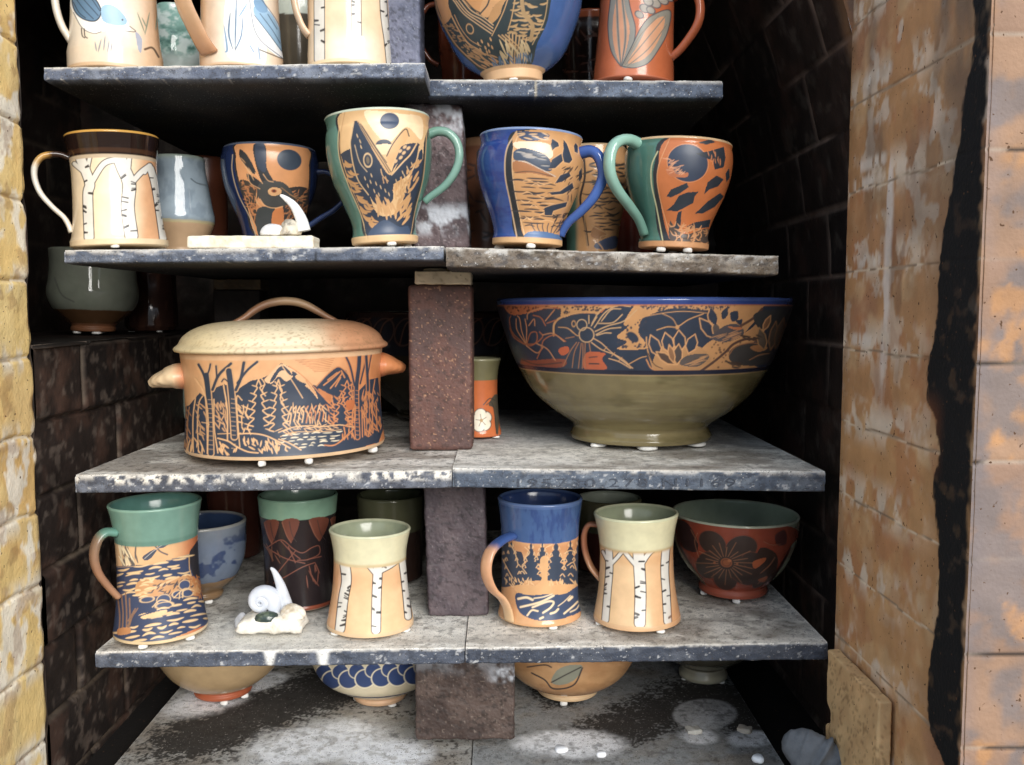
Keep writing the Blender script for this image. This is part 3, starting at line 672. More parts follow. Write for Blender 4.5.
def tilecol(c1, c2, seed, sp=(150, 120, 84), rust=None):
    def f(V, Nn):
        g = fbm(V[:, 0] * 50 + V[:, 1] * 30, V[:, 2] * 50 + V[:, 1] * 40, seed); c = np.tile(lin(c1), (len(V), 1)); c = mixc(c, sst(.4, .7, g) * .7, c2)
        c = mixc(c, sst(.72, .8, vn(V[:, 0] * 400 + V[:, 1] * 300, V[:, 2] * 400 + V[:, 1] * 200, seed)) * .5, sp)
        if rust: c = rust(V, Nn, c)
        return c, np.full(len(V), .85)
    return f
zt3 = po3.location.z + (po3.bound_box[6][2])
a = P(414.5, 276, .118); b_ = P(471, 276, .118)
o = rbox('spacer_tile', (a.x, .118, zt3 + .0004), (b_.x, .185, zt3 + .0152), M_BRICK, tilecol((226, 206, 172), (204, 182, 148), 51), b=.002, step=.003, jit=.0014)
tag(o, 'pale firebrick spacer tile on top of the reddish brown post', 'spacer tile')
for i, dx in enumerate((-.008, .014)):
    w_ = wad(o, (a.x + b_.x) / 2 + dx, .14, .004, .012, 70 + i, (196, 180, 150)); w_.location = (0, 0, zt3 + .0149); w_.name = 'bedding_wad'
# dim post and spacer far back on the left, behind the casserole lid
Yb = .43
a = P(213, 300, Yb); b_ = P(260, 300, Yb); zb_ = SHELF['3L'](-.4)
o = rbox('kiln_post', (a.x, Yb, zb_ + .001), (b_.x, Yb + .05, P(230, 290, Yb).z), M_POST, speckled((52, 44, 42), (62, 52, 48), 46), b=.003, step=.006)
tag(o, 'dim kiln post far back behind the casserole lid', 'kiln post', 'refractory posts between the shelves')
o = rbox('spacer_tile', (a.x + .002, Yb - .002, P(230, 290, Yb).z + .0004), (b_.x + .002, Yb + .05, SHELF['2L'](-.3) - .0165), M_BRICK, tilecol((120, 104, 84), (98, 84, 68), 52), b=.002, step=.005, jit=.001)
tag(o, 'dim pale spacer tile far back behind the casserole lid', 'spacer tile')
# ================================================================ the pots
SLIP, SLIPG, SLIPD = (50, 60, 78), (52, 64, 68), (42, 44, 48)
TAN, ORG, CREAM, LINE = (214, 158, 104), (204, 112, 60), (238, 222, 194), (48, 44, 46)
TEAL, NAVY, CEL, CELC = (98, 148, 130), (36, 58, 118), (150, 158, 128), (222, 214, 176)
GB = 'bird and birch tankards on the upper left shelf'
GT = 'pots on the upper left shelf'

def birch(d, trunks, ln=1.1, white=(226, 220, 208), seed=3, dash=1.0):
    """white birch trunks with dark outlines and bark dashes; trunks: (points, width) in sheet units"""
    for q, w in trunks: d.L(q, w + 2 * ln, LINE, h=0, rough=.3)
    for q, w in trunks: d.L(q, w, white, h=0, rough=.3)
    rg = random.Random(seed); k = d.t[2]
    for q, w in trunks:
        if w < .45 * max(t[1] for t in trunks): continue
        p = resample(cat(nums(q), 8), step=4.2 * k / dash)
        i = 0
        while i < len(p) - 5:
            i += rg.choice((1, 1, 2, 3))
            t = p[i + 1] - p[i - 1]; t /= np.linalg.norm(t) + 1e-9; n = np.array([-t[1], t[0]]); s = rg.choice((-1, 1))
            a = p[i] + n * s * w * .5; b = a - n * s * w * rg.uniform(.18, .5) + t * rg.uniform(-1.6, 1.6) * k
            d.L([a, b], rg.uniform(1.1, 1.9) * k, (44, 40, 42), sm=False, h=0, rough=.3)
            if rg.random() < .5: d.L([a + t * 1.3 * k, b + t * rg.uniform(-.5, 2.5) * k], rg.uniform(.8, 1.2) * k, (60, 54, 54), sm=False, h=0, rough=.3)
def flash(d, c, x0, x1, a=1.0, y=None):     # warm flame flashing across a pot
    f = sst(x0, x1, d.x + 5 * (fbm(d.x / 20, d.y / 20, 3) - .5)) * a
    d.wash(c, f)

# ---- shelf 1 left
def des(d):
    flash(d, (232, 178, 128), 128, 156, .9); d.wash((226, 190, 150), sst(40, 62, d.ay) * .4)
    d.T(20, 0, 6.4)
    d.P('345,-60 300,10 345,110 400,200 470,228 560,200 640,205 700,190 700,150 640,60 560,-40', (244, 240, 232))
    d.P('330,-60 345,80 400,140 480,148 518,95 500,30 440,-30 380,-60', (92, 128, 160))
    for q in ('350,-40 420,30 500,110', '345,0 410,80 470,135', '380,-50 450,0 512,80', '345,45 380,105 420,135', '400,-50 470,-10 516,60'): d.L(q, 6, (40, 56, 76), h=0)
    d.L('330,-60 345,80 400,140 480,148 518,95 500,30 440,-30', 8, (36, 50, 70), h=0)
    d.P('520,60 560,32 620,45 680,110 670,150 600,160 530,140', (140, 180, 208)); d.L('700,155 740,186 670,190', 5, LINE, h=0)
    d.L('345,110 400,200 470,228 520,212', 5, (60, 60, 66), h=0); d.E(655, 120, 6, 6, LINE)
    for x in (395, 412): d.L(f'{x},205 {x+5},250 {x+20},262', 7, (50, 40, 36), h=0)
    for q in ('480,280 490,340', '520,260 500,345', '545,235 535,330', '570,265 560,340', '590,275 580,335'): d.L(q, 9, (130, 134, 140), h=0, taper=True)
    for q in ('750,60 800,190', '830,50 800,200', '780,90 810,150', '880,60 870,160'): d.L(q, 9, (136, 146, 120), h=0, taper=True)
    d.P('740,190 780,230 775,320 755,290', (166, 170, 186)); d.L('800,295 850,280 890,335', 14, (110, 84, 62), h=0)
I = pot('mug', 'cream mug with a blue and white bird, at the left end of the top shelf', 'mug', '1L', 116, .062,
        '48.5,64 48.5,58 46,44 44,20 43,-5 44,-30 48,-56', (238, 222, 198), des, top=112, group=GT, foot=(4, (214, 176, 134)), wads=(60, 180, 300), wh=.003)
handle(I, 180, '43,-22 52,-22 57.5,-4 57,14 52,32 43,47', 13, 8, grad((0, (226, 214, 196)), (1, (214, 200, 180))))
def des(d):
    flash(d, (214, 158, 108), 226, 196, .85); d.wash((226, 172, 122), sst(262, 285, d.x) * .6)
    d.T(160, 0, 6.4); d.P('440,-60 420,340 560,400 680,380 640,-60', (244, 240, 232), rough=.15)
    for q in ('450,90 440,220 465,320', '490,-20 485,150 480,320', '530,100 520,230 480,330', '410,170 430,320 415,345', '560,20 500,120'): d.L(q, 14, (120, 152, 182), h=0, taper=True)
    for q in ('450,90 440,220 465,320', '490,-20 485,150 480,320', '530,100 520,230 480,330'): d.L(q, 4, (84, 96, 110), h=0)
    d.P('580,70 600,170 690,300 790,360 790,300 760,150 690,40 610,-60 570,-20', (240, 240, 240)); d.P('600,80 620,30 700,60 770,180 790,320 700,210', (146, 184, 214)); d.P('620,-60 690,50 640,70 600,20', (120, 160, 196))
    for q in ('600,90 700,210 780,310', '640,80 720,180 770,260', '690,80 750,170', '570,-20 620,220 790,360', '620,-50 760,140 790,300'): d.L(q, 5, (66, 84, 110), h=0)
    d.L('630,310 690,330 800,365', 7, (80, 64, 52), h=0); d.L('575,290 600,330', 10, (130, 160, 196), h=0); d.L('630,300 640,375', 10, (150, 172, 200), h=0)
I = pot('mug', 'cream mug with reeds and a perched blue bird, handle towards the viewer', 'mug', '1L', 242, .06,
        '42,62 42,57 40.5,45 39.5,25 39,0 40,-25 44,-55', (236, 220, 196), des, top=238, group=GT, foot=(3, (220, 180, 140)), wads=(60, 180, 300), wh=.003)
handle(I, 222, '40,-28 58,-30 72,-18 76,2 71,22 60,40 50,54 42,62', [16, 20, 22, 22], 7, grad((0, (214, 160, 116)), (.7, (220, 172, 130)), (1, (200, 140, 96))))
def des(d):
    flash(d, (240, 196, 150), 350, 392, .5); d.wash((238, 190, 146), sst(10, -40, d.ay) * .7); d.wash((244, 234, 214), sst(30, 60, d.ay) * sst(40, 10, abs(d.x - 352)) * .7)
    d.T(290, 0, 6.4); birch(d, [('190,-300 190,390', 62), ('425,-300 425,100 430,262', 56), ('590,-300 600,60 625,250 640,395', 40), ('520,-200 430,-60', 24)], ln=5)
    d.P('385,262 470,235 470,300 385,300', (242, 226, 200))
I = pot('tankard', 'tall birch tree tankard beside the bluish grey post at the top', 'tankard', '1L', 350, .058,
        '42,62 41.8,57 41,45 40.5,20 40.3,-10 41,-40 44,-70', (240, 206, 164), des, top=346, group=GT, foot=(4, (236, 206, 160)), wads=(60, 180, 300), wh=.003)
handle(I, 190, '40,-40 48,-40 54,-15 53,10 47,30 40,40', 14, 6, grad((0, (226, 190, 156)), (1, (222, 186, 150))))
def des(d):
    f = fbm(d.x / 9, d.y / 7, 3); d.wash((206, 220, 218), sst(.45, .65, f) * .8); d.wash((60, 104, 96), sst(.5, .3, f) * sst(20, 35, d.y) * .8); d.wash((200, 214, 212), sst(46, 62, d.y) * .8)
pot('jar', 'small round teal glazed jar between the two bird mugs', 'jar', '1L', 172, .20, '20,60 22,90 30,74 34,60 33,44 27,26 19,14 18,9', (124, 168, 158), des, group=GT, top=172, step=1, rough=.08)
def des(d):
    d.band(-60, 22, (196, 204, 190), wob=2); d.wash((110, 100, 84), sst(22, 40, d.ay) * .8)
pot('cup', 'dim pale rimmed cup behind the reed bird mug at the top', 'cup', '1L', 300, .22, '24,60 24,80 27,60 28,30 28,0 29,-20', (84, 76, 66), des, group=GT, step=1.4)

# ---- shelf 1 right
def des(d):
    d.T(430, 0, 6.83)
    panel = '30,-120 28,0 60,100 160,290 300,440 380,490 670,478 730,330 800,180 830,0 835,-120'
    d.P(panel, SLIPG)
    inner = '42,-120 42,0 75,110 175,290 310,430 385,475 660,460 715,320 780,170 805,0 805,-120'
    d.L('42,-120 42,0 75,110 175,290 310,430 385,478', 9, (206, 150, 98)); d.L('700,330 780,170 805,0 808,-120', 7, (180, 146, 100))
    d.P('55,-120 48,-10 80,100 100,150 150,100 130,20 130,-120', (216, 150, 92))
    d.P('240,-120 230,0 300,70 345,100 400,20 440,-120', (216, 150, 92)); d.P('345,100 400,130 440,60 520,10 530,-120 420,-120 360,20', (220, 160, 104))
    d.P('400,150 440,60 520,0 560,-40 500,60 480,120 430,170', (200, 146, 92))
    for a in ('180,0 250,90 330,150 430,225', '200,0 270,90 350,140 432,205', '225,0 290,80 370,130 435,185', '160,-10 230,90 320,165 420,240'): d.L(a, 6, (226, 178, 128))
    d.L('240,0 300,68 350,100', 9, SLIPG, h=0); d.L('350,100 400,40 420,-60', 10, SLIPG, h=0)
    d.E(275, 198, 22, 34, TAN, -.4, ring=6); d.E(275, 200, 9, 16, SLIPG, -.4)
    d.L('150,100 200,200 260,290 330,340 380,380', 9, (216, 160, 106)); d.L('170,95 215,190 275,270 350,320', 5, (206, 150, 98))
    d.P('430,250 520,60 560,-40 590,-120 610,-120 580,40 555,170 520,220 470,280', SLIPG)
    d.L('535,225 560,140 585,0 590,-100', 8, (196, 150, 98)); d.L('425,255 500,110 540,0', 7, (206, 156, 104))
    for x, y in ((325, 290), (350, 275), (375, 320), (340, 330), (395, 300), (410, 265), (385, 350), (420, 320), (400, 345)): d.L([(x, y), (x + 12, y + 26)], 11, TAN, taper=True)
    d.S('90,160 150,150 330,360 400,440 300,400 180,280', 60, 24, 30, 9, (188, 136, 86), 25)
    d.S('230,330 420,380 520,450 400,470 300,420', 24, 60, 30, 10, (206, 150, 96), 10)
    d.S('590,40 790,60 740,250 690,300 540,250 570,150', 44, 55, 5, 14, (190, 150, 100), 18, curve=.2)
    d.S('600,-100 790,-100 780,40 640,60', 16, 60, 10, 14, (190, 150, 100), 25)
    d.L('625,-40 640,110 700,200 690,300', 26, (176, 140, 94)); d.P('640,0 780,50 700,60 650,40', SLIPG)
    for i in range(9):
        x = 470 + 24 * i; d.L([(x, 250 + 8 * abs(4 - i)), (560 + (x - 560) * .55, 450)] if i > 2 else [(x, 255), (x + 95, 345)], 9, (206, 160, 108))
    d.S('480,330 680,330 660,460 500,455', 22, 90, 70, 12, (220, 190, 140), 30)
    d.S('400,400 700,400 660,470 440,475', 26, 60, 75, 9, (90, 124, 160), 30)
I = pot('jug', 'big round blue jug carved with a leaping whale', 'jug', '1R', 513.5, .112,
        '29,79 29.5,78 31,75.5 50,61 63,37 71,15 74,-5 74,-25 69,-45 64,-60', (64, 96, 158), des, top=505, group='pots on the upper right shelf', inner=NAVY, foot=(12, (222, 176, 128)), t=5, wads=(0, 120, 240), wh=.002)
def des(d): d.wash((54, 28, 22), sst(.45, .65, fbm(d.x / 9, d.y / 9, 2)) * .6)
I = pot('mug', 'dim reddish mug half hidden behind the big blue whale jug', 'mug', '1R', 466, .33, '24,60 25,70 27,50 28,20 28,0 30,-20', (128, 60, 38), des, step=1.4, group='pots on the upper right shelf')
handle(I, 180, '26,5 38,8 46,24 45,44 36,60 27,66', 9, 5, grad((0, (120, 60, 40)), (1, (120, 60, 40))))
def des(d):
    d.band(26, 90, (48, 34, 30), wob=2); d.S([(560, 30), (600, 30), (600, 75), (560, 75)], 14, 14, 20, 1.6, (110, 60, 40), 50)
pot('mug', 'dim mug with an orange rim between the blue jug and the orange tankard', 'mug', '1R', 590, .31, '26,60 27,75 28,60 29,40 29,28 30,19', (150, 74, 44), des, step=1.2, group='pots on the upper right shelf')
def des(d):
    d.wash((222, 130, 92), sst(28, 6, abs(d.x - 632)) * .55); d.wash((150, 70, 40), sst(22, 38, abs(d.x - 636)) * .5)
    d.T(560, 0, 5.69)
    L1 = '345,390 290,300 272,160 285,20 300,-120 360,-120 400,60 428,170 415,270 380,350'
    d.P(L1, (140, 136, 126)); d.P('345,370 310,290 298,160 320,0 345,-100 370,60 395,170 380,280', (214, 146, 108))
    for q in ('345,380 330,200 320,-60', '350,380 372,220 360,60 345,-60'): d.L(q, 16, (150, 142, 126), h=0, taper=True); d.L(q, 4, (70, 74, 84), h=0)
    d.L(L1, 5, (56, 58, 66), h=0)
    L2 = '350,388 400,290 470,150 540,90 625,72 610,190 560,290 500,370 420,398'
    d.P(L2, (142, 136, 122)); d.P('385,370 440,270 510,150 590,105 580,190 530,290 470,350', (212, 146, 104)); d.L(L2 + ' 350,388', 5, (56, 58, 66), h=0)
    for q in ('370,380 470,260 600,100', '380,390 500,290 605,150', '365,375 450,220 560,100'): d.L(q, 7, (160, 140, 116), h=0); d.L(q, 2.5, (100, 92, 84), h=0)
    for x, y, r in ((450, 95, 26), (480, 60, 30), (515, 70, 26), (540, 30, 34), (585, 12, 32), (620, -6, 30), (500, 20, 30), (560, -20, 30)): d.E(x, y, r, r * .7, (160, 148, 134), .6); d.E(x, y, r, r * .7, (76, 76, 80), .6, ring=5)
    d.L('520,0 590,-8 650,-12', 8, (120, 110, 96), h=0)
I = pot('tankard', 'orange tankard painted with long grey leaves, handle to the right', 'tankard', '1R', 633, .122,
        '40.5,78 40,74 39,60 37.8,35 37,5 37,-25 40,-60', (202, 100, 56), des, top=640, group='pots on the upper right shelf', foot=(2, (190, 96, 60)), wads=(-8, 120, 240), wh=.0035)
handle(I, -15, '36,1 50,-3 60,3 64,17 61,33 48,52 37,62', [15, 14, 12, 10], [9.5, 9, 8, 7], grad((0, (178, 84, 48)), (1, (178, 88, 52))))

# ---- shelf 2 left
def des(d):
    flash(d, (226, 158, 106), 132, 150, .9); d.wash((214, 190, 156), sst(88, 74, d.x) * .5); d.wash((240, 224, 190), sst(20, 4, abs(d.x - 112)) * .7)
    d.T(20, 115, 5.1)
    birch(d, [('355,630 350,420 360,360 330,270 300,200', 46), ('365,360 430,260 500,235', 26), ('330,300 285,262', 20), ('350,280 365,210', 18), ('570,625 552,480 560,360 530,280 515,240', 64), ('575,350 620,300 665,265', 26), ('555,280 560,230', 22), ('735,640 712,480 690,350 670,280', 34), ('640,300 660,270', 16)], ln=4.5)
    d.band(133, 163, (38, 24, 20), .06, wob=.6); d.band(162, 165.5, (196, 172, 140), .3); d.band(120, 138.6, (206, 150, 62), .1, soft=1.2)
    d.wash((90, 56, 34), sst(3, 1, abs(d.ay - 158)) * .5)
I = pot('mug', 'birch tree mug with a black and amber rim, handle to the left', 'mug', '2L', 120.5, .058,
        '49.5,247 49.5,243 47.5,238 45,222 43.6,200 43,178 43.6,164 45.5,152 47.5,140.5', (238, 212, 172), des, inner=(60, 36, 26), rim=(206, 150, 62), top=112.5, group='mugs and cups on the middle left shelf', foot=(6, (232, 204, 160)), wads=(-6, 110, 250), wh=.0028)
handle(I, 180, '42,162 50,158.5 60,158 70,161 76.5,170 77.5,182 73,196 63,209 53,219 48.5,228 47,234', [14, 13, 12, 11, 10, 10], [7, 7, 6.5, 6, 5.5, 5.5], grad((0, (40, 26, 22)), (.14, (60, 38, 26)), (.2, (202, 146, 64)), (.3, (206, 160, 90)), (.36, (232, 222, 204)), (1, (226, 212, 190))), ends=(1.0, 1.3))
def des(d):
    d.wash((116, 132, 146), sst(.5, .7, fbm(d.x / 8, d.y / 14, 3)) * .7); d.band(222, 226, (190, 170, 116), .2, wob=2); d.band(225, 270, (176, 142, 106), .3, wob=2)
    d.L([(191, 178), (197, 182), (206, 184)], 1, (60, 72, 84), h=0); d.wash((150, 160, 120), sst(164, 158, d.ay) * .5)
    d.wash((120, 130, 130), sst(218, 223, d.ay) * sst(226, 222, d.ay) * .5)
pot('cup', 'blue-grey glazed cup with a sandy base, right of the black rimmed birch mug', 'cup', '2L', 181, .16, '24,253 24,248 27,240 33,228 35.5,219 33,205 29.5,185 27,170 26.5,159', (136, 152, 164), des, inner=(110, 126, 130), group='mugs and cups on the middle left shelf', wads=(), step=.8, rough=.06)
pot('cup', 'dim reddish brown cup behind the blue-grey cup', 'cup', '2L', 207, .265, '20,250 21,245 22,220 22,190 22,160', (110, 56, 36), None, group='mugs and cups on the middle left shelf', step=1.3, rough=.3)
def des(d):
    d.T(220, 138, 7.5)
    d.P('150,50 112,150 128,310 190,500 270,740 620,740 672,400 680,200 645,60', (44, 42, 44)); d.P('160,55 125,150 140,300 205,510 290,740 610,740 660,400 668,200 635,60', (212, 142, 88), rough=.25)
    d.L('100,140 96,260 140,430 230,610 270,740', 7, (176, 152, 120))
    d.P('150,330 250,350 290,420 270,520 300,720 205,500', (64, 54, 46)); d.S('150,330 270,360 290,520 270,620 200,500', 60, 40, 40, 6, (196, 120, 68), 60)
    d.P('500,380 660,370 650,520 620,720 470,720 470,520', (58, 52, 50)); d.S('480,400 655,380 640,560 610,720 480,700', 90, 44, -45, 6, (186, 116, 70), 50)
    for q in ('255,60 262,170 300,300 330,340 400,330 350,220 340,60', ): d.P(q, SLIPD); d.P('268,60 275,190 310,250 345,240 332,60', (46, 56, 76))
    d.P('150,105 165,100 215,150 270,260 240,270 180,200 150,150', SLIPD); d.P('205,275 300,330 320,390 270,380 220,330', SLIPD)
    d.P('300,340 380,320 470,330 520,370 560,440 520,480 470,510 390,525 320,490 280,420', (66, 66, 64)); d.P('280,540 410,525 400,640 390,740 290,740', (62, 66, 66))
    d.P('395,560 470,520 475,660 440,740 390,740', (204, 118, 62))
    d.L('210,275 230,345 300,385', 5, TAN); d.L('275,420 275,480 310,520', 5, TAN); d.L('300,460 340,510 410,525 470,510', 6, TAN); d.L('325,275 360,320 400,330', 5, TAN); d.L('265,265 320,345', 5, TAN)
    d.P('358,400 390,372 450,378 460,410 420,432 380,430', TAN); d.E(405, 397, 20, 13, (150, 70, 40)); d.E(405, 397, 8, 7, LINE)
    d.S('160,150 250,270 240,300 200,240', 8, 70, 55, 5, TAN, 10); d.L('460,370 560,440 640,480', 5, (170, 120, 76)); d.L('520,420 600,440 650,430', 5, (170, 120, 76))
    d.E(520, 160, 92, 78, (52, 64, 80), .1)
I = pot('mug', 'navy mug with a deer head and dark moon, behind the white tile', 'mug', '2L', 271.5, .135,
        '27,250 27,246 28,238 32,222 39,206 45.5,189 48.5,172 48.8,161 47,154 46.5,151', (30, 44, 84), des, inner=(30, 40, 70), top=270, group='mugs and cups on the middle left shelf', rim=(80, 90, 110), wads=(), step=.6, rough=.1)
handle(I, -12, '44,172 58,172 74,182 77,195 66,208 50,218 38,226', [11, 10, 9], 5.5, grad((0, (30, 44, 86)), (1, (36, 56, 104))))
def des(d):
    d.wash((120, 164, 148), sst(352, 334, d.x) * sst(40, 10, abs(d.ay - 150)) * .5)
    d.T(330, 110, 5.46)
    d.P('78,15 55,160 58,270 105,420 165,570 208,712 438,712 470,540 515,380 528,200 530,25', (52, 54, 58)); d.L('62,60 50,180 62,290 110,430 172,580 205,712', 5, (206, 170, 120)); d.L('528,60 526,210 510,390 468,560 440,712', 5, (190, 150, 104))
    inner = '88,18 62,150 68,260 118,420 180,570 222,712 420,712 455,540 498,380 514,200 518,22'
    d.P(inner, (228, 180, 122)); d.P('190,30 260,20 400,40 500,60 500,180 420,110 330,190 260,150', (244, 218, 172)); d.wash((222, 160, 100), sst(400, 490, (d.x - 330) * 5.46) * sst(200, 60, (d.y - 110) * 5.46) * .4)
    d.L('88,18 62,150 68,260 118,420 180,570 222,712', 5, (206, 156, 104))
    d.P('64,245 120,220 150,260 220,480 250,560 300,590 380,560 420,430 500,230 500,380 455,540 425,712 220,712 180,570 118,420 68,262', SLIP)
    d.E(296, 200, 42, 26, SLIP); d.P('250,205 345,205 340,250 270,250', (240, 206, 156)); d.E(328, 76, 52, 44, (56, 70, 96))
    body = '136,74 122,150 116,200 132,310 160,395 212,468 250,520 300,540 345,500 352,420 430,372 472,300 492,215 470,200 430,240 370,310 338,370 300,300 235,200 172,90'
    d.P(body, SLIP); d.L('136,74 122,150 116,200 132,310 160,395 212,470', 6, (212, 172, 122)); d.L('352,420 430,372 472,300 490,215', 7, (222, 176, 122))
    d.P('155,75 178,88 240,190 305,290 342,358 318,362 270,290 215,190', (216, 166, 112))
    for q in ('160,80 225,195 285,290 325,355', '172,88 240,200 300,295 335,352', '180,100 250,210 312,300'): d.L(q, 4.5, (66, 62, 64), h=0)
    d.P('310,265 345,200 412,122 432,150 400,215 350,290 335,330', (226, 172, 112)); d.L('312,265 346,200 412,122 434,160', 6, (70, 62, 60), h=0)
    d.P('370,260 400,210 470,200 440,240 400,280 360,320 340,350', (60, 66, 84)); d.L('340,365 400,300 440,260 475,202', 8, (226, 178, 122))
    for x, y in ((360, 295), (388, 275), (405, 250), (430, 225), (385, 240), (410, 218)): d.E(x, y, 12, 8, (222, 176, 124), -.7)
    d.E(210, 284, 22, 36, (214, 176, 128), -.1, ring=6); d.E(210, 284, 9, 20, (120, 104, 84), -.1)
    d.L('140,200 165,290 205,345', 5, (190, 160, 124)); d.L('280,335 290,370 320,400', 5, (220, 170, 116)); d.L('290,380 296,410', 5, TAN); d.L('305,375 315,410', 5, TAN)
    for x, y in ((190, 370), (225, 355), (250, 400), (205, 410), (240, 440), (275, 420), (300, 440), (220, 390), (265, 460), (320, 460), (165, 170), (150, 140), (170, 200), (360, 390), (385, 380), (405, 365), (430, 340), (395, 345), (420, 320), (445, 300)): d.L([(x, y), (x + 8, y + 22)], 5.5, (214, 176, 128), taper=True)
    d.S('75,280 110,290 190,470 250,560 245,650 200,600 130,430', 34, 52, 30, 12, (200, 144, 88), 12, curve=.35)
    d.S('350,430 500,270 480,400 440,520 370,510', 26, 46, -55, 12, (210, 154, 96), 35)
    for i in range(5): d.L([(352 + 16 * i, 420 - 8 * i), (362 + 18 * i, 500 - 12 * i)], 8, (220, 166, 106))
    d.S('250,480 330,500 400,560 350,600 300,620 260,560', 17, 66, 75, 13, (214, 160, 104), 22); d.S('370,520 450,500 430,640 380,640', 11, 70, -60, 14, (210, 154, 96), 18)
    d.P('225,660 300,610 380,650 430,650 420,712 222,712', (62, 78, 104))
I = pot('mug', 'green mug carved with a whale leaping under a dark moon', 'mug', '2L', 385.5, .058,
        '33,244 33.5,240 32,236 31.6,230 33,222 37,211 42,198 47.5,184 51,168 52.5,152 52,138 50.5,133 50.6,127 52,121.5', (82, 124, 108), des, inner=(120, 150, 130), rim=(196, 206, 184), top=377.5, group='mugs and cups on the middle left shelf', foot=(7, (226, 184, 130)), wads=(12, 130, 250), wh=.0035)
handle(I, -8, '48,140 59,136.5 70,139 78,149 79.5,163 74,178 63,191 48,201 42,206', [13, 12, 11, 10, 9], [9.5, 9, 8.5, 8, 7], grad((0, (92, 138, 120)), (.3, (128, 168, 150)), (1, (96, 140, 124))))
# ---- shelf 2 right
G2R = 'mugs on the rough brownish shelf'
def des(d):
    d.S([(455, 150), (500, 150), (500, 240), (455, 240)], 30, 12, 30, 2.5, (60, 40, 34), 60); d.band(130, 150, (120, 84, 56), .3)
    d.P([(478, 150), (490, 152), (488, 166), (478, 168)], SLIPD)
pot('mug', 'dim brown carved mug half hidden by the purplish post', 'mug', '2R', 488, .19, '25,247 26,243 26,230 28,205 29,180 28,160 28,143', (98, 58, 38), des, step=1, group=G2R, rough=.3)
def des(d):
    d.wash((30, 44, 130), sst(.45, .7, fbm(d.x / 14, d.y / 5, 4)) * .5); d.wash((92, 124, 190), sst(3.5, 0, abs(d.ay - 137)) * .6)
    d.T(500, 130, 6.378)
    d.P('112,18 46,140 36,300 70,480 112,700 390,700 480,490 540,250 545,20', SLIPD)
    d.L('105,25 42,140 32,300 66,480 108,700', 9, (196, 160, 122)); d.P('124,24 84,150 82,300 116,500 166,700 380,690 470,480 535,250 540,30', (206, 148, 92), rough=.3)
    d.L('122,26 82,150 80,300 113,500 163,700', 6, (224, 176, 124))
    d.P('120,25 290,30 300,60 200,82 130,70', (56, 70, 100)); d.S('130,28 300,30 290,70 140,70', 10, 40, 5, 9, (216, 170, 120), 20)
    d.P('100,90 300,95 330,180 240,190 180,150 100,130', (236, 208, 172)); d.P('90,150 160,130 290,170 330,250 300,270 240,250 160,210 92,205', (64, 76, 96)); d.S('100,150 280,160 300,240 180,200', 16, 50, 5, 6, (170, 160, 150), 10)
    d.L('85,212 160,215 250,255 350,300', 7, (196, 178, 160)); d.P('85,215 170,222 260,262 340,300 300,302 200,285 95,285', (176, 112, 66)); d.L('92,285 200,275 330,300', 5, (80, 64, 56), h=0)
    d.rows('90,300 330,305 400,420 330,600 150,650 110,480', 22, 110, 14, 11, (62, 58, 62), .5, .02)
    d.rows('100,310 300,320 330,600 150,640', 44, 80, 40, 6, (232, 178, 122), .5, .02)
    for q in ('330,60 370,85 375,110 350,120 330,140 320,110', '400,60 425,90 440,130 460,190 440,215 405,210 390,170 400,120', '480,80 495,100 495,150 470,140 465,105', '330,190 390,150 400,200 350,250 310,255', '345,345 380,290 440,265 450,295 400,330', '310,400 380,390 460,330 470,370 400,410 330,420', '280,500 330,480 430,455 420,490 340,520 330,550 285,550', '500,260 520,230 525,300 500,330'): d.P(q, (50, 60, 78), sm=False); d.L(q, 4, (226, 170, 112), sm=False)
    d.S('400,230 520,240 480,420 430,480', 24, 40, -50, 6, (60, 54, 54), 40); d.S('340,560 430,500 390,660 330,640', 18, 40, -40, 8, (64, 56, 56), 40)
    for i in range(7): d.L([(250 + i * 18, 690 - 6 * i), (210 + 30 * i, 630), (200 + 36 * i, 600)], 6, (70, 70, 80), h=0)
    d.P('170,665 250,650 350,665 390,680 380,705 170,705', (78, 110, 156))
I = pot('mug', 'royal blue mug carved with a lake view, handle to the right', 'mug', '2R', 527, .06,
        '35,245 35,240 34,236.5 34.5,230 38,218 43.5,204 48.5,190 51.8,176 52.6,164 51.2,154 49.6,149.5 49.8,144 51,139.5', (44, 76, 148), des, inner=(60, 84, 150), rim=(120, 142, 184), top=531, group=G2R, foot=(6, (222, 172, 116)), wads=(6, 125, 245), wh=.0045, rough=.08)
handle(I, -14, '49,155 60,153 68,158 73,170 72.5,182 65,198 53,212 42,222 36,231 34,237', [14, 13, 12, 11, 9], [11.5, 11, 10, 9, 7.5], grad((0, (44, 74, 148)), (.4, (62, 98, 176)), (1, (50, 82, 154))), rough=.08)
def des(d):
    d.wash((206, 150, 96), sst(574, 580, d.x)); d.T(565, 138, 6.54)
    d.L('118,60 130,250 100,400 130,560 150,700', 14, (60, 50, 46), h=0); d.L('120,400 130,560 150,720', 5, (190, 146, 100))
    d.P('245,100 300,95 310,140 260,160', SLIPG); d.S('150,160 400,160 390,300 140,300', 24, 60, 0, 14, (70, 62, 54), 20)
    d.rows('140,280 400,280 350,600 160,620', 24, 90, 12, 11, (66, 58, 54), .9, .0); d.P('170,640 200,570 270,620 240,660', (170, 116, 70)); d.L('175,570 275,630 230,650 270,720', 5, (196, 150, 100))
    d.P('200,690 330,640 330,720 210,725', (70, 80, 106)); d.L('190,660 230,700 250,730', 8, TAN)
pot('mug', 'green and tan carved mug between the royal blue mug and the orange one', 'mug', '2R', 592, .165, '26,250 26,246 26,238 28,225 32,205 34,185 34,167 33,150', (70, 110, 96), des, step=.75, group=G2R, rough=.12, rim=(190, 160, 120))
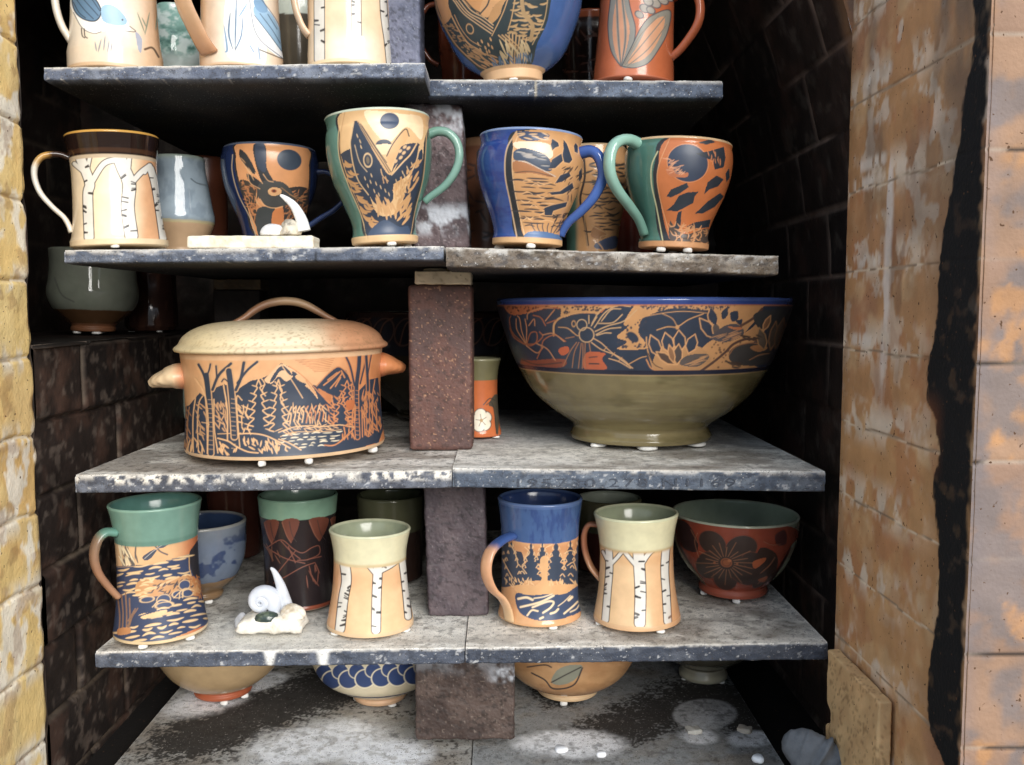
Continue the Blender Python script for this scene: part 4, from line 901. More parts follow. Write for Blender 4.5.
pot('cup', 'dim dark red cup behind the handle of the orange and green mug', 'cup', '2R', 632, .275, '20,252 21,248 23,235 25,222 25,212 24,204', (96, 36, 26), None, step=1.4, group=G2R, rough=.25)
def des(d):
    d.wash((120, 164, 148), sst(8, 1, abs(d.x - 634)) * sst(60, 20, abs(d.ay - 150)) * .4)
    d.T(640, 135, 6.38)
    d.P('165,30 92,190 88,350 160,720 560,720 700,200 640,20', SLIPD); d.L('110,120 72,210 72,330 105,480 150,720', 8, (196, 190, 140)); d.P('188,32 112,230 122,400 205,700 420,700 640,400 640,20', (206, 112, 58), rough=.2)
    d.L('188,32 112,230 122,400 205,700', 5, (222, 150, 96))
    d.E(300, 190, 128, 118, (52, 64, 86), .2); d.E(300, 190, 130, 120, (222, 140, 86), .2, ring=4)
    d.P('165,230 200,210 230,260 300,250 290,280 190,275', (196, 110, 66)); d.S('165,160 260,190 280,260 180,250', 22, 40, -10, 6, (220, 150, 108), 40)
    for q in ('370,60 440,40 470,55 420,70', '360,130 430,120 520,90 530,150 520,205 470,220 460,170 400,150', '410,380 430,310 480,270 520,290 490,330 440,350', '175,400 200,360 290,320 300,345 250,380 200,405', '250,400 300,380 360,375 340,400 330,440 240,490 180,485 220,450', '360,500 430,430 500,380 520,400 470,460 400,500', '300,590 350,565 440,545 430,590 340,605', '220,600 240,510 262,500 255,580 240,620', '540,250 560,220 565,270 545,300'): d.P(nums(q) * 1.12 - nums(q).mean(0) * .12, (46, 54, 64), sm=False)
    d.S('420,120 530,100 520,200 440,180', 14, 26, 80, 5, (216, 128, 74), 20)
    d.P('190,560 230,610 300,640 430,600 420,700 205,700', (84, 70, 62)); d.S('195,560 420,600 410,690 215,690', 44, 46, -40, 7, (214, 146, 92), 70, curve=.5)
I = pot('mug', 'green mug with an orange panel of dark leaves, handle to the left', 'mug', '2R', 673, .06,
        '35,247.5 35.3,243.5 34,240 34,235 36,226 41.5,212 47.5,197 52,181 53.6,166 53,156 52,152 52.4,148', (72, 118, 104), des, inner=(120, 154, 138), rim=(206, 170, 124), top=679, group=G2R, foot=(6, (216, 150, 96)), wads=(-22, 28, 180), wh=.0045, rough=.1)
handle(I, 218, '50,152 61,149 72,151 80,158 83,170 81,184 72,198 57,212 45,224 38,236 37,239', [14, 14, 13, 12, 10], [11, 10.5, 10, 9, 7.5], grad((0, (120, 168, 150)), (.3, (146, 190, 172)), (.7, (110, 154, 138)), (1, (84, 128, 112))), rough=.1)

# ---- on the brick ledge inside, left
def des(d):
    d.wash((134, 140, 122), sst(.4, .7, fbm(d.x / 12, d.y / 12, 4)) * .6); d.band(310.5, 340, (104, 70, 42), .2, wob=1.2); d.L([(55, 280), (62, 296), (74, 303)], 1, (80, 84, 74), h=0)
pot('bowl', 'grey-green glazed tea bowl on the brick ledge at far left', 'bowl', None, 93.5, .33, '22.5,335 23,331 22.5,328 34,318 43,308 47,294 45,280 44,265 45,252', (134, 138, 122), des, inner=(110, 114, 100), z0=ZL + .0012, foot=(8, (134, 82, 50)), wads=(10, -60, 150), wh=.003, step=.75, rough=.07, top=93)
def des(d): d.wash((90, 56, 42), sst(.5, .7, fbm(d.x / 8, d.y / 20, 4)) * .5)
pot('mug', 'dim dark brown mug behind the tea bowl on the brick ledge', 'mug', None, 152, .45, '24,330 27,326 27,310 26,290 26,262', (58, 36, 30), des, z0=ZL + .0012, wads=(20, 140, 260), wh=.002, step=1, rough=.08)

# ---- shelf 3
G3 = 'pots on the wide shelf with the casserole and lily bowl'
def des(d):
    for x in range(340, 520, 22): d.E(x, 332, 10, 14, (90, 56, 40), .4, ring=1.4); d.L([(x - 6, 345), (x, 325), (x + 10, 318)], 1.2, (120, 70, 46))
    d.band(300, 317, (60, 40, 36), .1); d.band(352, 440, (60, 52, 36), .15)
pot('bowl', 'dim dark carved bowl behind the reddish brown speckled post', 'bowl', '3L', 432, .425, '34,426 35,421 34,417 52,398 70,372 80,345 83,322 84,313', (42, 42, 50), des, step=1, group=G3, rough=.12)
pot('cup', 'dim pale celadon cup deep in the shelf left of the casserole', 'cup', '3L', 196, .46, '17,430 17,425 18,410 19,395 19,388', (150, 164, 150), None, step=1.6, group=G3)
def des(d):
    d.band(340, 379, (118, 112, 76), .15); d.T(450, 300, 4.78)
    d.P('185,500 215,450 235,480 230,640 215,600 210,520', (86, 76, 60)); d.L('160,500 190,470 215,480', 5, (60, 56, 50), h=0); d.L('175,500 200,490 215,560 222,640', 4, (60, 56, 50), h=0)
    for a in range(5):
        t = a * 2 * PI / 5 - .5; d.E(150 + 27 * math.cos(t), 575 + 32 * math.sin(t), 25, 28, (226, 214, 190), t)
        d.E(150 + 27 * math.cos(t), 575 + 32 * math.sin(t), 25, 28, (70, 56, 48), t, ring=3.5)
    for a in range(5):
        t = a * 2 * PI / 5 - .5; d.E(150 + 24 * math.cos(t), 575 + 28 * math.sin(t), 20, 23, (226, 214, 190), t); d.L([(150, 575), (150 + 26 * math.cos(t), 575 + 30 * math.sin(t))], 3, (90, 76, 60), h=0)
    d.E(150, 575, 8, 8, (170, 130, 70))
pot('cup', 'small orange cup with a white flower, just right of the reddish brown post', 'cup', '3R', 479, .228, '22.5,437 22.5,433 20.5,425 19,405 18.5,385 19.5,370 22,359', (206, 104, 54), des, inner=(110, 106, 76), rim=(150, 146, 110), step=.6, group=G3, wads=(60, 180, 300), wh=.002)
def des(d):
    d.wash((150, 138, 92), sst(.45, .7, fbm(d.x / 60, d.y / 6, 4)) * .5); d.wash((86, 78, 44), sst(.55, .75, fbm(d.x / 40, d.y / 14, 8)) * .5)
    d.clip = ((d.ay > 305.0) & (d.ay < 362.5)).astype(float)
    d.clip *= (d.row < 900)
    d.T(490, 290, 6.4)
    d.wash(SLIP, np.ones(len(d.x)), .35)
    d.P('-200,80 -200,520 60,520 160,500 120,330 100,200 100,80', (52, 48, 56)); d.P('1900,80 1760,160 1740,300 1720,440 1900,520 2200,520 2200,80', (60, 60, 66))
    TB = (206, 146, 90); dk = (178, 96, 58)
    d.P('90,85 260,90 400,85 560,90 750,85 740,130 690,155 560,150 480,175 455,130 380,120 260,150 130,160', (190, 104, 62)); d.P('400,85 900,85 720,130 700,160 600,140 470,180 460,120 390,110', TB)
    d.P('930,100 1000,80 1560,85 1740,90 1720,110 1640,170 1500,130 1400,125 1370,135 1200,120 1080,140 960,190 890,230 860,210', TB)
    d.P('815,300 880,240 900,190 960,200 950,270 990,330 1000,372 820,376 880,330', TB); d.E(915, 300, 42, 26, SLIP, .7); d.K('830,200 1000,200 1000,370 820,370', 40, 8, (60, 60, 72))
    d.P('1560,520 1360,520 1240,500 1330,380 1420,310 1540,300 1640,250 1720,180 1720,300 1660,330 1560,350 1510,400 1540,460 1680,480 1700,520', TB); d.P('1400,130 1560,90 1700,130 1640,230 1560,300 1420,300', TB)
    d.P('1040,500 1080,370 1180,330 1330,360 1400,440 1360,510 1200,520', (196, 140, 88))
    d.K('400,85 760,85 700,150 480,160', 90, 7, (66, 60, 66)); d.K('940,90 1560,90 1500,130 1000,135', 150, 7, (56, 60, 72)); d.K('1400,330 1700,330 1680,500 1380,500', 40, 8, (120, 84, 60))
    d.K('90,95 400,95 380,130 120,150', 40, 7, (90, 50, 40))
    d.P('620,402 740,402 722,440 748,502 610,505', (196, 92, 56)); d.L('640,430 690,425', 8, (90, 60, 56)); d.L('640,470 700,470', 10, (90, 60, 56)); d.P('450,375 500,360 510,395 470,420 445,400', (206, 92, 54))
    d.P('470,440 240,455 200,440 210,490 460,495', (150, 72, 50)); d.L('200,450 300,480 460,465', 9, (90, 56, 50), h=0)
    # big pads
    for q in ('455,178 500,160 700,150 640,170 560,170 430,230 412,290 416,190',): d.L('412,292 420,215 480,170 600,145 700,150', 13, TB)
    d.L('960,200 1000,170 1200,140 1370,150', 5, TB); d.L('1100,155 1160,185 1190,235', 5, TB); d.L('1065,255 1130,235 1190,235 1260,190 1350,155', 7, TB)
    d.E(1190, 238, 12, 14, TB)
    # lotus on the left
    for q in ('220,350 140,280 120,200 130,170', '225,345 170,260 165,190', '225,340 200,260 190,190 175,170', '230,340 235,250 225,190', '235,345 260,280 300,275 300,330 260,360 220,350', '215,350 150,310 120,250', '230,350 290,345 340,300 320,270', '330,370 350,320 420,290 490,330', '300,345 370,380 420,450', '230,360 300,405 340,370', '300,440 330,380', '280,165 330,180 360,230', '360,200 420,130', '370,215 430,195', '240,190 250,150 330,120 410,120', '250,230 285,190 290,230', '340,290 410,280 480,330'): d.L(q, 7, dk if 'x' in q or random.Random(q).random() < .5 else (200, 130, 84))
    # dragonfly
    d.P('430,250 520,180 660,160 690,220 640,330 560,340 500,300', SLIP)
    for q in ('660,215 700,150 760,100', '675,240 740,150 820,105 900,110', '680,265 760,230 860,200 940,130', '685,285 760,250 840,240', '700,215 790,210 850,160', '720,200 780,130 840,125', '690,290 740,275 780,275', '640,215 640,165', '655,230 690,175'): d.L(q, 7, (206, 160, 110))
    for q in ('560,335 520,390 470,490', '575,335 545,400 530,495', '590,340 580,420 570,500', '600,340 600,420 595,500', '615,335 612,430 615,500', '640,335 648,390', '545,300 490,310'): d.L(q, 6, (170, 110, 74))
    d.E(595, 225, 32, 34, (206, 166, 120), ring=6); d.E(624, 287, 47, 46, (206, 160, 112), ring=7); d.E(543, 218, 12, 18, TB, ring=5)
    d.L('445,240 500,245 540,275', 6, TB); d.L('520,255 560,290 580,290', 6, TB)
    d.L('670,310 720,340 780,395 880,470 915,495', 6, (220, 164, 110)); d.L('655,335 720,380 800,410 860,445 905,490', 6, (220, 164, 110)); d.L('765,435 830,455 900,495', 6, (220, 164, 110)); d.L('880,475 960,430 1000,420', 6, TB)
    for x, y in ((740, 375), (790, 410), (835, 440)): d.L([(x - 8, y + 10), (x + 12, y - 12)], 5, TB)
    d.L('1000,300 1005,370 1040,490', 8, TB)
    # lotus in the middle
    def petal(x0, y0, x1, y1, w, c=SLIP, lc=(222, 158, 100)):
        dx, dy = x1 - x0, y1 - y0; l = math.hypot(dx, dy); nx, ny = -dy / l * w, dx / l * w
        q = [(x0, y0), (x0 + dx * .3 + nx * .8, y0 + dy * .3 + ny * .8), (x0 + dx * .65 + nx * .8, y0 + dy * .65 + ny * .8), (x1, y1), (x0 + dx * .65 - nx * .8, y0 + dy * .65 - ny * .8), (x0 + dx * .3 - nx * .8, y0 + dy * .3 - ny * .8)]
        d.P(q, c, sm=False); d.L(q + [q[0]], 7, lc, sm=False)
    petal(1080, 420, 1025, 285, 40); petal(1150, 400, 1115, 270, 42); petal(1210, 390, 1200, 255, 44); petal(1260, 400, 1300, 280, 40)
    petal(1180, 470, 1060, 390, 30, (90, 70, 60)); petal(1190, 470, 1200, 340, 34, (84, 74, 70)); petal(1170, 460, 1140, 345, 22, (150, 104, 70))
    d.P('1210,470 1240,420 1340,400 1390,420 1320,480', (96, 86, 82)); d.S('1220,460 1370,410 1330,480', 12, 70, -18, 5, (206, 146, 94), 8)
    d.L('1000,440 1040,500 1150,510 1260,500', 8, (214, 140, 84)); d.L('1010,400 1050,470 1100,495', 6, (90, 64, 54), h=0)
    petal(1430, 310, 1325, 180, 40); petal(1440, 300, 1420, 200, 30, (96, 84, 80)); petal(1405, 215, 1388, 128, 24); d.P('1390,125 1430,160 1430,220 1395,200', SLIP); d.P('1460,150 1490,120 1500,160 1470,190', SLIP); d.P('1515,150 1560,140 1560,190 1525,200', SLIP); d.P('1550,200 1590,190 1580,225', SLIP)
    d.P('1400,300 1480,230 1560,220 1600,260 1580,300 1480,330', (86, 80, 84)); d.S('1420,290 1590,250 1570,310 1480,325', 14, 90, -18, 5, (200, 140, 92), 8); d.P('1500,235 1590,240 1560,255', (200, 116, 70))
    d.L('1325,520 1420,450 1490,390 1540,340 1620,310 1690,320', 15, (96, 66, 56), h=0); d.L('1580,230 1660,180 1710,125', 16, (104, 70, 58), h=0)
    d.P('1510,410 1550,360 1640,335 1740,350 1780,420 1720,470 1600,475 1530,455', (70, 66, 64)); d.L('1510,410 1550,360 1640,335 1740,350', 6, (170, 110, 70)); d.L('1640,440 1700,410 1760,400', 6, (180, 120, 76)); d.P('1640,360 1720,345 1750,370 1690,390', (190, 124, 74))
    d.P('1660,160 1760,130 1880,140 1900,240 1780,250 1690,240', (66, 66, 66)); petal(1730, 380, 1695, 240, 34, (110, 92, 76), (196, 140, 86)); petal(1720, 260, 1765, 165, 20, (150, 104, 70)); petal(1770, 380, 1800, 200, 30, (96, 80, 66), (170, 116, 74)); petal(1800, 370, 1850, 180, 30, (96, 80, 66), (150, 104, 70)); petal(1830, 360, 1880, 200, 22, (80, 66, 58), (130, 90, 62))
    d.S('1460,460 1560,450 1570,490 1480,490', 8, 50, 15, 12, (84, 66, 56), 20); d.S('1580,290 1700,290 1690,320 1600,310', 8, 50, 10, 10, (84, 66, 56), 20)
    d.clip = None
    d.band(362, 366.2, (40, 42, 60), .25); d.band(366, 367.2, (190, 150, 100), .3, a=.6)
    d.band(290, 306, (44, 66, 136), .1, soft=1); d.band(305.5, 307, (190, 110, 66), .3, a=.7)
I = pot('bowl', 'huge olive bowl with a blue rim and a carved lily pond band', 'bowl', '3R', 640, .203,
        '70,446 70.5,441 68,436 67,431 72,425 90,411 108,392 121.5,369 130.5,350 138,328 143,312 145,301.5', (126, 112, 74), des, inner=(44, 66, 130), rim=(60, 84, 150), top=641.5, t=6, step=.72, group=G3, wads=(-40, 6, 60, 180), wr=.0095, wh=.0042, rough=.13)

# ---- shelf 4
G4 = 'mugs and bowls on the lower shelf'
def des(d):
    flash(d, (204, 96, 50), 172, 196, .8); d.wash((236, 196, 146), sst(150, 138, d.x) * .4)
    d.T(100, 530, 6.375)
    d.S('130,90 240,130 235,210 140,205', 16, 80, 80, 10, (100, 92, 88), 15); d.S('130,90 200,110 200,205 140,205', 10, 90, 75, 9, (236, 214, 170), 15)
    for q in ('275,165 340,130 360,140 320,185 285,190', '365,120 400,90 470,85 440,105 395,125', '300,175 350,140', ): d.P(q, (70, 76, 92)) if len(q) > 20 else d.L(q, 6, SLIP, h=0)
    d.L('350,105 385,145 430,170', 9, (80, 78, 86), h=0); d.L('285,180 345,135 400,105 460,88', 3, (200, 190, 180))
    wat = '60,205 340,222 570,180 640,250 700,500 720,640 420,720 60,760'
    d.P(wat, (54, 66, 98), sm=False); d.P('570,190 600,130 640,100 680,200 680,330 600,320', (50, 48, 54)); d.L('570,190 572,270 585,320', 6, (206, 156, 100))
    d.L('120,215 340,222 570,182', 4, (196, 160, 120))
    TD = (232, 190, 134)
    d.rows('100,215 560,190 590,330 400,330 240,400 100,420', 27, 88, 22, 13, TD, .4, -.04)
    d.P('235,330 300,310 420,330 520,318 600,330 650,420 600,450 440,430 280,420 230,400', (206, 146, 92)); d.rows('240,300 340,300 330,440 230,440', 22, 60, 18, 12, (238, 196, 140), .4, 0)
    d.L('240,400 380,360 500,320', 12, (228, 180, 126)); d.S('300,360 580,330 600,420 320,420', 36, 36, -20, 8, (80, 72, 76), 40)
    for x, y, rx, ry in ((405, 455, 46, 38), (540, 375, 38, 34), (500, 430, 42, 26), (300, 440, 46, 20), (560, 430, 38, 26), (410, 490, 60, 22)): d.E(x, y, rx, ry, (62, 76, 110)); d.E(x, y, rx * .96, ry * .9, (224, 182, 130), ring=5)
    for q in ('325,500 380,455 440,470 470,500', '470,450 540,400 600,420', '510,420 505,460', '530,410 528,455'): d.L(q, 7, (228, 186, 132))
    d.S('570,320 660,330 660,470 600,460', 36, 30, 50, 8, (196, 120, 66), 60)
    d.rows('250,500 420,510 680,450 700,640 420,700 100,730 110,600 240,590', 30, 92, 26, 15, TD, .4, -.06)
    d.P('270,540 420,520 400,555 280,560', (232, 190, 134)); d.P('240,480 320,490 360,520 250,530 180,600 175,520', (54, 66, 98))
    for q in ('140,390 150,500 145,620', '165,380 172,500 170,620', '120,420 130,520 125,620', '240,490 205,540 180,620', '225,490 180,560', '190,420 190,560 160,620'): d.L(q, 7, (196, 140, 96)); d.L(q, 3, (80, 60, 56), h=0)
    d.P('120,600 190,605 190,640 120,640', (196, 130, 80))
    d.clip = None
    d.band(626, 640, (226, 196, 148), .3); d.band(480, 537, (108, 148, 132), .1, wob=.5); d.wash((70, 110, 96), sst(4, 1, abs(d.ay - 535)) * .35)
    d.wash((200, 170, 110), sst(1.2, .3, abs(d.ay - 503)) * .4)
I = pot('mug', 'tall green rimmed mug carved with a dragonfly over water', 'mug', '4L', 161.5, .051,
        '47.5,632 47.8,628 46.5,622 44,606 42,588 41,570 41,550 42,532 44.2,516 47.2,503', (226, 172, 118), des, inner=(96, 150, 138), rim=(120, 160, 140), top=155.5, group=G4, wads=(-25, 40, 160), wh=.004)
handle(I, 200, '42,526 52,524.5 60,531 64,545 61,561 52,576 43,588', [17, 17, 16, 14], [8.5, 8.5, 8, 7], grad((0, (96, 148, 130)), (.14, (96, 140, 122)), (.22, (130, 104, 82)), (.6, (158, 110, 80)), (1, (176, 126, 92))))
def des(d):
    d.wash((40, 56, 96), sst(.52, .6, fbm(d.x / 22, d.y / 18, 9)) * .85); d.wash((130, 136, 140), sst(540, 522, d.ay) * .5); d.band(574, 610, (128, 98, 66), .3, wob=2)
pot('bowl', 'blue glazed bowl behind the dragonfly mug', 'bowl', '4L', 203, .168, '20,598 21,594 20,590 34,578 42,562 45,545 45.5,530 46,521', (98, 110, 130), des, inner=(40, 58, 92), rim=(140, 140, 136), step=.8, group=G4, rough=.06, wads=(20, 140, 260))
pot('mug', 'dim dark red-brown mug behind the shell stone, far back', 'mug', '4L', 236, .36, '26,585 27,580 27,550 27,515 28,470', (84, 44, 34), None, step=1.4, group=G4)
def des(d):
    d.band(512, 600, (42, 34, 36), .18, wob=.6); d.T(220, 480, 4.246); oc = (132, 72, 54); d.lw = .6
    for a, b in ((300, 60), (420, 70), (500, 50), (220, 50)):
        d.P([(a - b * .6, 172), (a + b * .6, 172), (a + b * .1, 260), (a - b * .1, 250)], (112, 58, 42)); d.L([(a - b * .6, 175), (a - b * .3, 230), (a, 262)], 5, (150, 88, 64)); d.L([(a - b * .1, 175), (a + b * .1, 230), (a + b * .4, 262)], 5, (52, 40, 40), h=0)
    for q in ('200,280 260,250 310,290 350,310 390,290 420,285 420,320 370,340 330,340', '215,290 280,330 360,355', '260,255 300,300 340,335', '230,430 290,400 350,370 400,355', '240,400 260,370 320,300', '370,340 430,330', '290,280 320,350'): d.L(q, 6, oc)
    d.S('350,380 420,370 420,440 370,440', 10, 40, 75, 7, oc, 20); d.S('200,280 260,290 250,340 205,340', 8, 40, 75, 7, (110, 66, 46), 20)
    d.band(596, 600, (150, 70, 44), .3, a=.9)
I = pot('tumbler', 'tall black carved tumbler with a celadon rim, behind the shell stone', 'tumbler', '4L', 300, .147, '36,606 37,603 36,598 35,580 35,555 36,535 38,515 40,495', (122, 160, 134), des, inner=(110, 140, 120), step=.62, group=G4, wads=(0, 120, 240), wh=.003, foot=(1.5, (150, 120, 100)), rough=.12)
def des(d): d.band(527, 620, (58, 40, 34), .25, wob=.6)
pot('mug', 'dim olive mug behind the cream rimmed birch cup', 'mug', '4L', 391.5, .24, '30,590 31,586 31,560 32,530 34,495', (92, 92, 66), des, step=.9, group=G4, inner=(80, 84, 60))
def des(d):
    d.wash((228, 158, 106), sst(15, 2, abs(d.ay - 572)) * .5); flash(d, (226, 152, 100), 352, 336, .5)
    d.T(310, 480, 3.826)
    birch(d, [('115,565 128,450 140,380 132,305', 34), ('252,575 254,450 258,360 258,300', 32), ('258,370 225,330 200,300', 14), ('270,350 310,330 352,300', 16), ('376,530 368,440 360,370 352,310', 24)], ln=3.4, seed=8)
    d.band(500, 558, (222, 214, 172), .12); d.wash((206, 170, 116), sst(3, 0, abs(d.ay - 557)) * .7); d.band(619.5, 630, (224, 186, 140), .3)
pot('cup', 'birch tree cup with a cream rim and no handle, left of the purplish post', 'cup', '4L', 370.5, .067,
    '43.5,626 43.5,622 42,614 39.5,600 37.3,583 36.2,566 36.2,552 38,540 40.6,529', (238, 192, 140), des, inner=(150, 158, 128), rim=(206, 206, 168), top=370, group=G4, wads=(60, 180, 300), wh=.0025)
def des(d):
    flash(d, (218, 150, 100), 552, 578, .4); d.wash((196, 120, 72), sst(8, 1, abs(d.ay - 540)) * .5)
    d.T(480, 520, 6.655)
    def conifer(cx, top, bot, w, n, seed):
        rg = random.Random(seed); q = [(cx, top)]; L_ = []; R_ = []
        for i in range(n):
            y = top + (bot - top) * (i + .8) / n; k = w * (i + 1) / n
            R_ += [(cx + k * rg.uniform(.8, 1.1), y), (cx + k * .55, y + 4)]; L_ += [(cx - k * rg.uniform(.8, 1.1), y), (cx - k * .55, y + 4)]
        q = [(cx, top)] + R_ + [(cx, bot)] + L_[::-1]
        d.P(q, (52, 64, 84), sm=False)
        for s_ in (L_, R_):
            for i in range(0, len(s_) - 2, 2): d.L([s_[i + 1], (s_[i][0] * .5 + s_[i + 1][0] * .5, s_[i][1] - 14), s_[i]], 6, (226, 176, 122))
    d.P('100,130 160,110 230,200 280,220 300,330 290,420 220,440 120,420', (54, 62, 78))
    conifer(210, 140, 410, 92, 6, 1); conifer(340, 150, 405, 92, 6, 2); conifer(415, 150, 290, 62, 5, 3); conifer(505, 118, 405, 98, 7, 4); conifer(600, 130, 430, 80, 6, 5); conifer(655, 115, 430, 80, 6, 6); conifer(140, 140, 430, 70, 6, 7)
    for q in ('190,150 230,210 255,300', '300,280 280,310 310,355', '300,180 330,215 300,250', '440,180 480,160', '150,260 180,320 220,390', '560,220 600,200 640,215', '580,300 620,280 640,330'): d.L(q, 6, (226, 176, 122))
    d.P('400,260 450,250 450,400 470,440 370,440 410,390', (222, 164, 106))
    d.S('170,390 360,400 350,440 180,440', 22, 30, 80, 8, (228, 178, 122), 40); d.S('460,400 640,395 640,440 470,440', 22, 30, 60, 8, (228, 178, 122), 40)
    d.P('230,440 300,430 380,440 480,430 640,425 640,450 560,490 400,495 260,490', (222, 164, 106))
    d.P('240,490 330,500 440,492 560,490 640,440 680,430 690,560 660,610 540,655 400,668 300,640 250,590', (58, 74, 106))
    for q, w in (('255,525 310,515 350,530', 16), ('270,580 400,545 490,500', 14), ('350,580 450,540 490,545 470,580 420,615', 13), ('315,635 345,600 385,605', 12), ('470,620 500,610 520,590', 14), ('560,620 620,570 650,540', 12), ('590,530 612,510', 18), ('360,520 420,510 480,490', 8), ('400,655 420,645', 14), ('520,570 560,540 600,500', 6), ('600,610 640,590 660,560', 8)): d.L(q, w, (234, 204, 160))
    d.band(490, 534, (62, 92, 144), .1, wob=.8); d.wash((40, 60, 120), sst(.5, .7, fbm(d.x / 5, d.y / 16, 5)) * sst(536, 530, d.ay) * .6); d.band(488, 501, (84, 112, 166), .1, a=.6)
    d.band(613, 640, (226, 186, 136), .3)
I = pot('mug', 'blue rimmed mug carved with dark pine trees by a stream', 'mug', '4R', 539.5, .092,
        '41.5,619 41.5,616 40.2,611 38.6,600 38,580 38,560 38.3,540 39.3,520 42,498', (220, 160, 106), des, inner=(44, 66, 120), rim=(90, 116, 168), top=540, group=G4, wads=(20, 140, 260), wh=.003)
handle(I, 226, '38,529 52,531 66,538 72,549 71.5,562 64,576 52,587 45,598 42.5,607 42,611', [13, 13, 14, 14, 13, 12], [7, 7, 6, 6, 5, 4], grad((0, (50, 78, 140)), (.2, (52, 80, 142)), (.27, (206, 150, 110)), (.6, (222, 158, 112)), (1, (216, 178, 128))))
def des(d): d.band(527, 620, (104, 44, 32), .2, wob=.5)
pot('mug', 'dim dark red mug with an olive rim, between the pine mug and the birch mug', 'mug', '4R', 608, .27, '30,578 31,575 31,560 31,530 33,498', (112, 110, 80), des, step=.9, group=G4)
def des(d):
    flash(d, (226, 150, 94), 640, 672, .5); d.wash((216, 150, 92), sst(8, 1, abs(d.ay - 552)) * .35)
    d.T(570, 480, 4.246)
    birch(d, [('150,600 160,480 168,380 165,275', 28), ('168,370 205,330 245,280', 14), ('160,350 140,310', 10), ('297,610 300,480 295,370 290,275', 44), ('285,370 250,330 215,285', 16), ('305,360 335,315 375,280', 18), ('415,600 408,480 402,380 408,275', 30), ('370,290 400,275', 10), ('240,290 215,275', 9)], ln=3.6, seed=12)
    d.band(490, 544, (220, 212, 168), .12); d.wash((200, 160, 104), sst(3, 0, abs(d.ay - 544)) * .7); d.band(613, 625, (224, 176, 126), .3); d.wash((214, 140, 84), sst(664, 676, d.x) * sst(590, 612, d.ay) * .5)
I = pot('mug', 'birch tree mug with a cream rim, in front of the red flower bowl', 'mug', '4R', 637, .071,
        '43.5,620 43.5,616.5 42,609 39.6,596 37.6,580 36.6,562 36.6,546 38.5,530 42.2,514', (236, 192, 140), des, inner=(150, 158, 126), rim=(206, 206, 166), top=636, group=G4, wads=(35, 160, 290), wh=.003)
handle(I, 170, '38,527 48,528 53,537 53,553 47,570 37,582', [12, 12, 11], [6, 6, 5.5], grad((0, (150, 92, 62)), (.5, (140, 84, 58)), (1, (196, 140, 96))))
def des(d):
    d.wash((130, 138, 112), sst(.45, .7, fbm(d.x / 12, d.y / 12, 2)) * .5); d.T(670, 500, 7.285)
    d.P('40,172 40,300 70,400 180,560 290,670 640,670 760,540 860,360 895,180 860,180', (58, 34, 30)); d.L('28,190 40,320 80,420 180,550 280,660', 6, (170, 160, 120)); d.P('55,172 60,300 100,410 200,560 310,660 630,660 745,530 845,350 880,172', (150, 66, 46), rough=.12)
    d.wash((156, 60, 36), sst(.5, .7, fbm(d.x / 10, d.y / 10, 7)) * .3)
    d.P('45,180 130,200 200,320 190,400 100,380 50,280', (58, 34, 32)); dk = (62, 46, 40)
    for a, b, rx, ry, r in ((310, 325, 105, 82, .5), (520, 345, 118, 85, -.35), (285, 490, 95, 100, .5), (405, 570, 90, 95, 0), (540, 520, 110, 90, .5), (600, 430, 80, 60, 0)): d.E(a, b, rx, ry, dk, r); d.E(a, b, rx, ry, (110, 56, 40), r, ring=4)
    d.E(410, 465, 130, 110, dk)
    d.P('640,360 720,340 780,400 760,520 680,600 600,620', (64, 44, 36)); d.P('605,440 690,405 690,430 620,490', (176, 84, 44)); d.P('640,570 710,540 680,585', (166, 80, 44)); d.P('760,240 830,200 840,290 780,310', (86, 44, 40))
    for i in range(22):
        t = i * 2 * PI / 22 + .1; l = 190 + 40 * math.sin(i * 2.7); d.L([(410 + 60 * math.cos(t), 465 + 50 * math.sin(t)), (410 + l * math.cos(t + .08), 465 + l * .72 * math.sin(t + .08))], 4.5, (150, 96, 62))
    d.E(412, 462, 42, 34, (150, 80, 44)); d.E(412, 462, 30, 24, (110, 56, 36), ring=6); d.E(325, 470, 9, 9, (150, 84, 50)); d.E(490, 465, 9, 9, (150, 84, 50)); d.E(435, 445, 14, 10, (180, 100, 56))
    for q in ('200,260 180,330 210,440', '680,290 740,310 800,300', '660,520 720,460 760,400', '640,600 700,540', '150,240 200,330'): d.L(q, 5, (150, 90, 60))
I = pot('bowl', 'dark red bowl with a big brown flower and a celadon inside', 'bowl', '4R', 732.5, .163,
        '34,591 34.5,587 33,583 38,577 50,564 58,548 62.5,530 63.5,513', (148, 154, 128), des, inner=(166, 182, 156), rim=(180, 186, 160), top=735, group=G4, wads=(-70, 8, 120), wh=.0045, t=3.2, foot=(8, (160, 72, 48)), rough=.1)

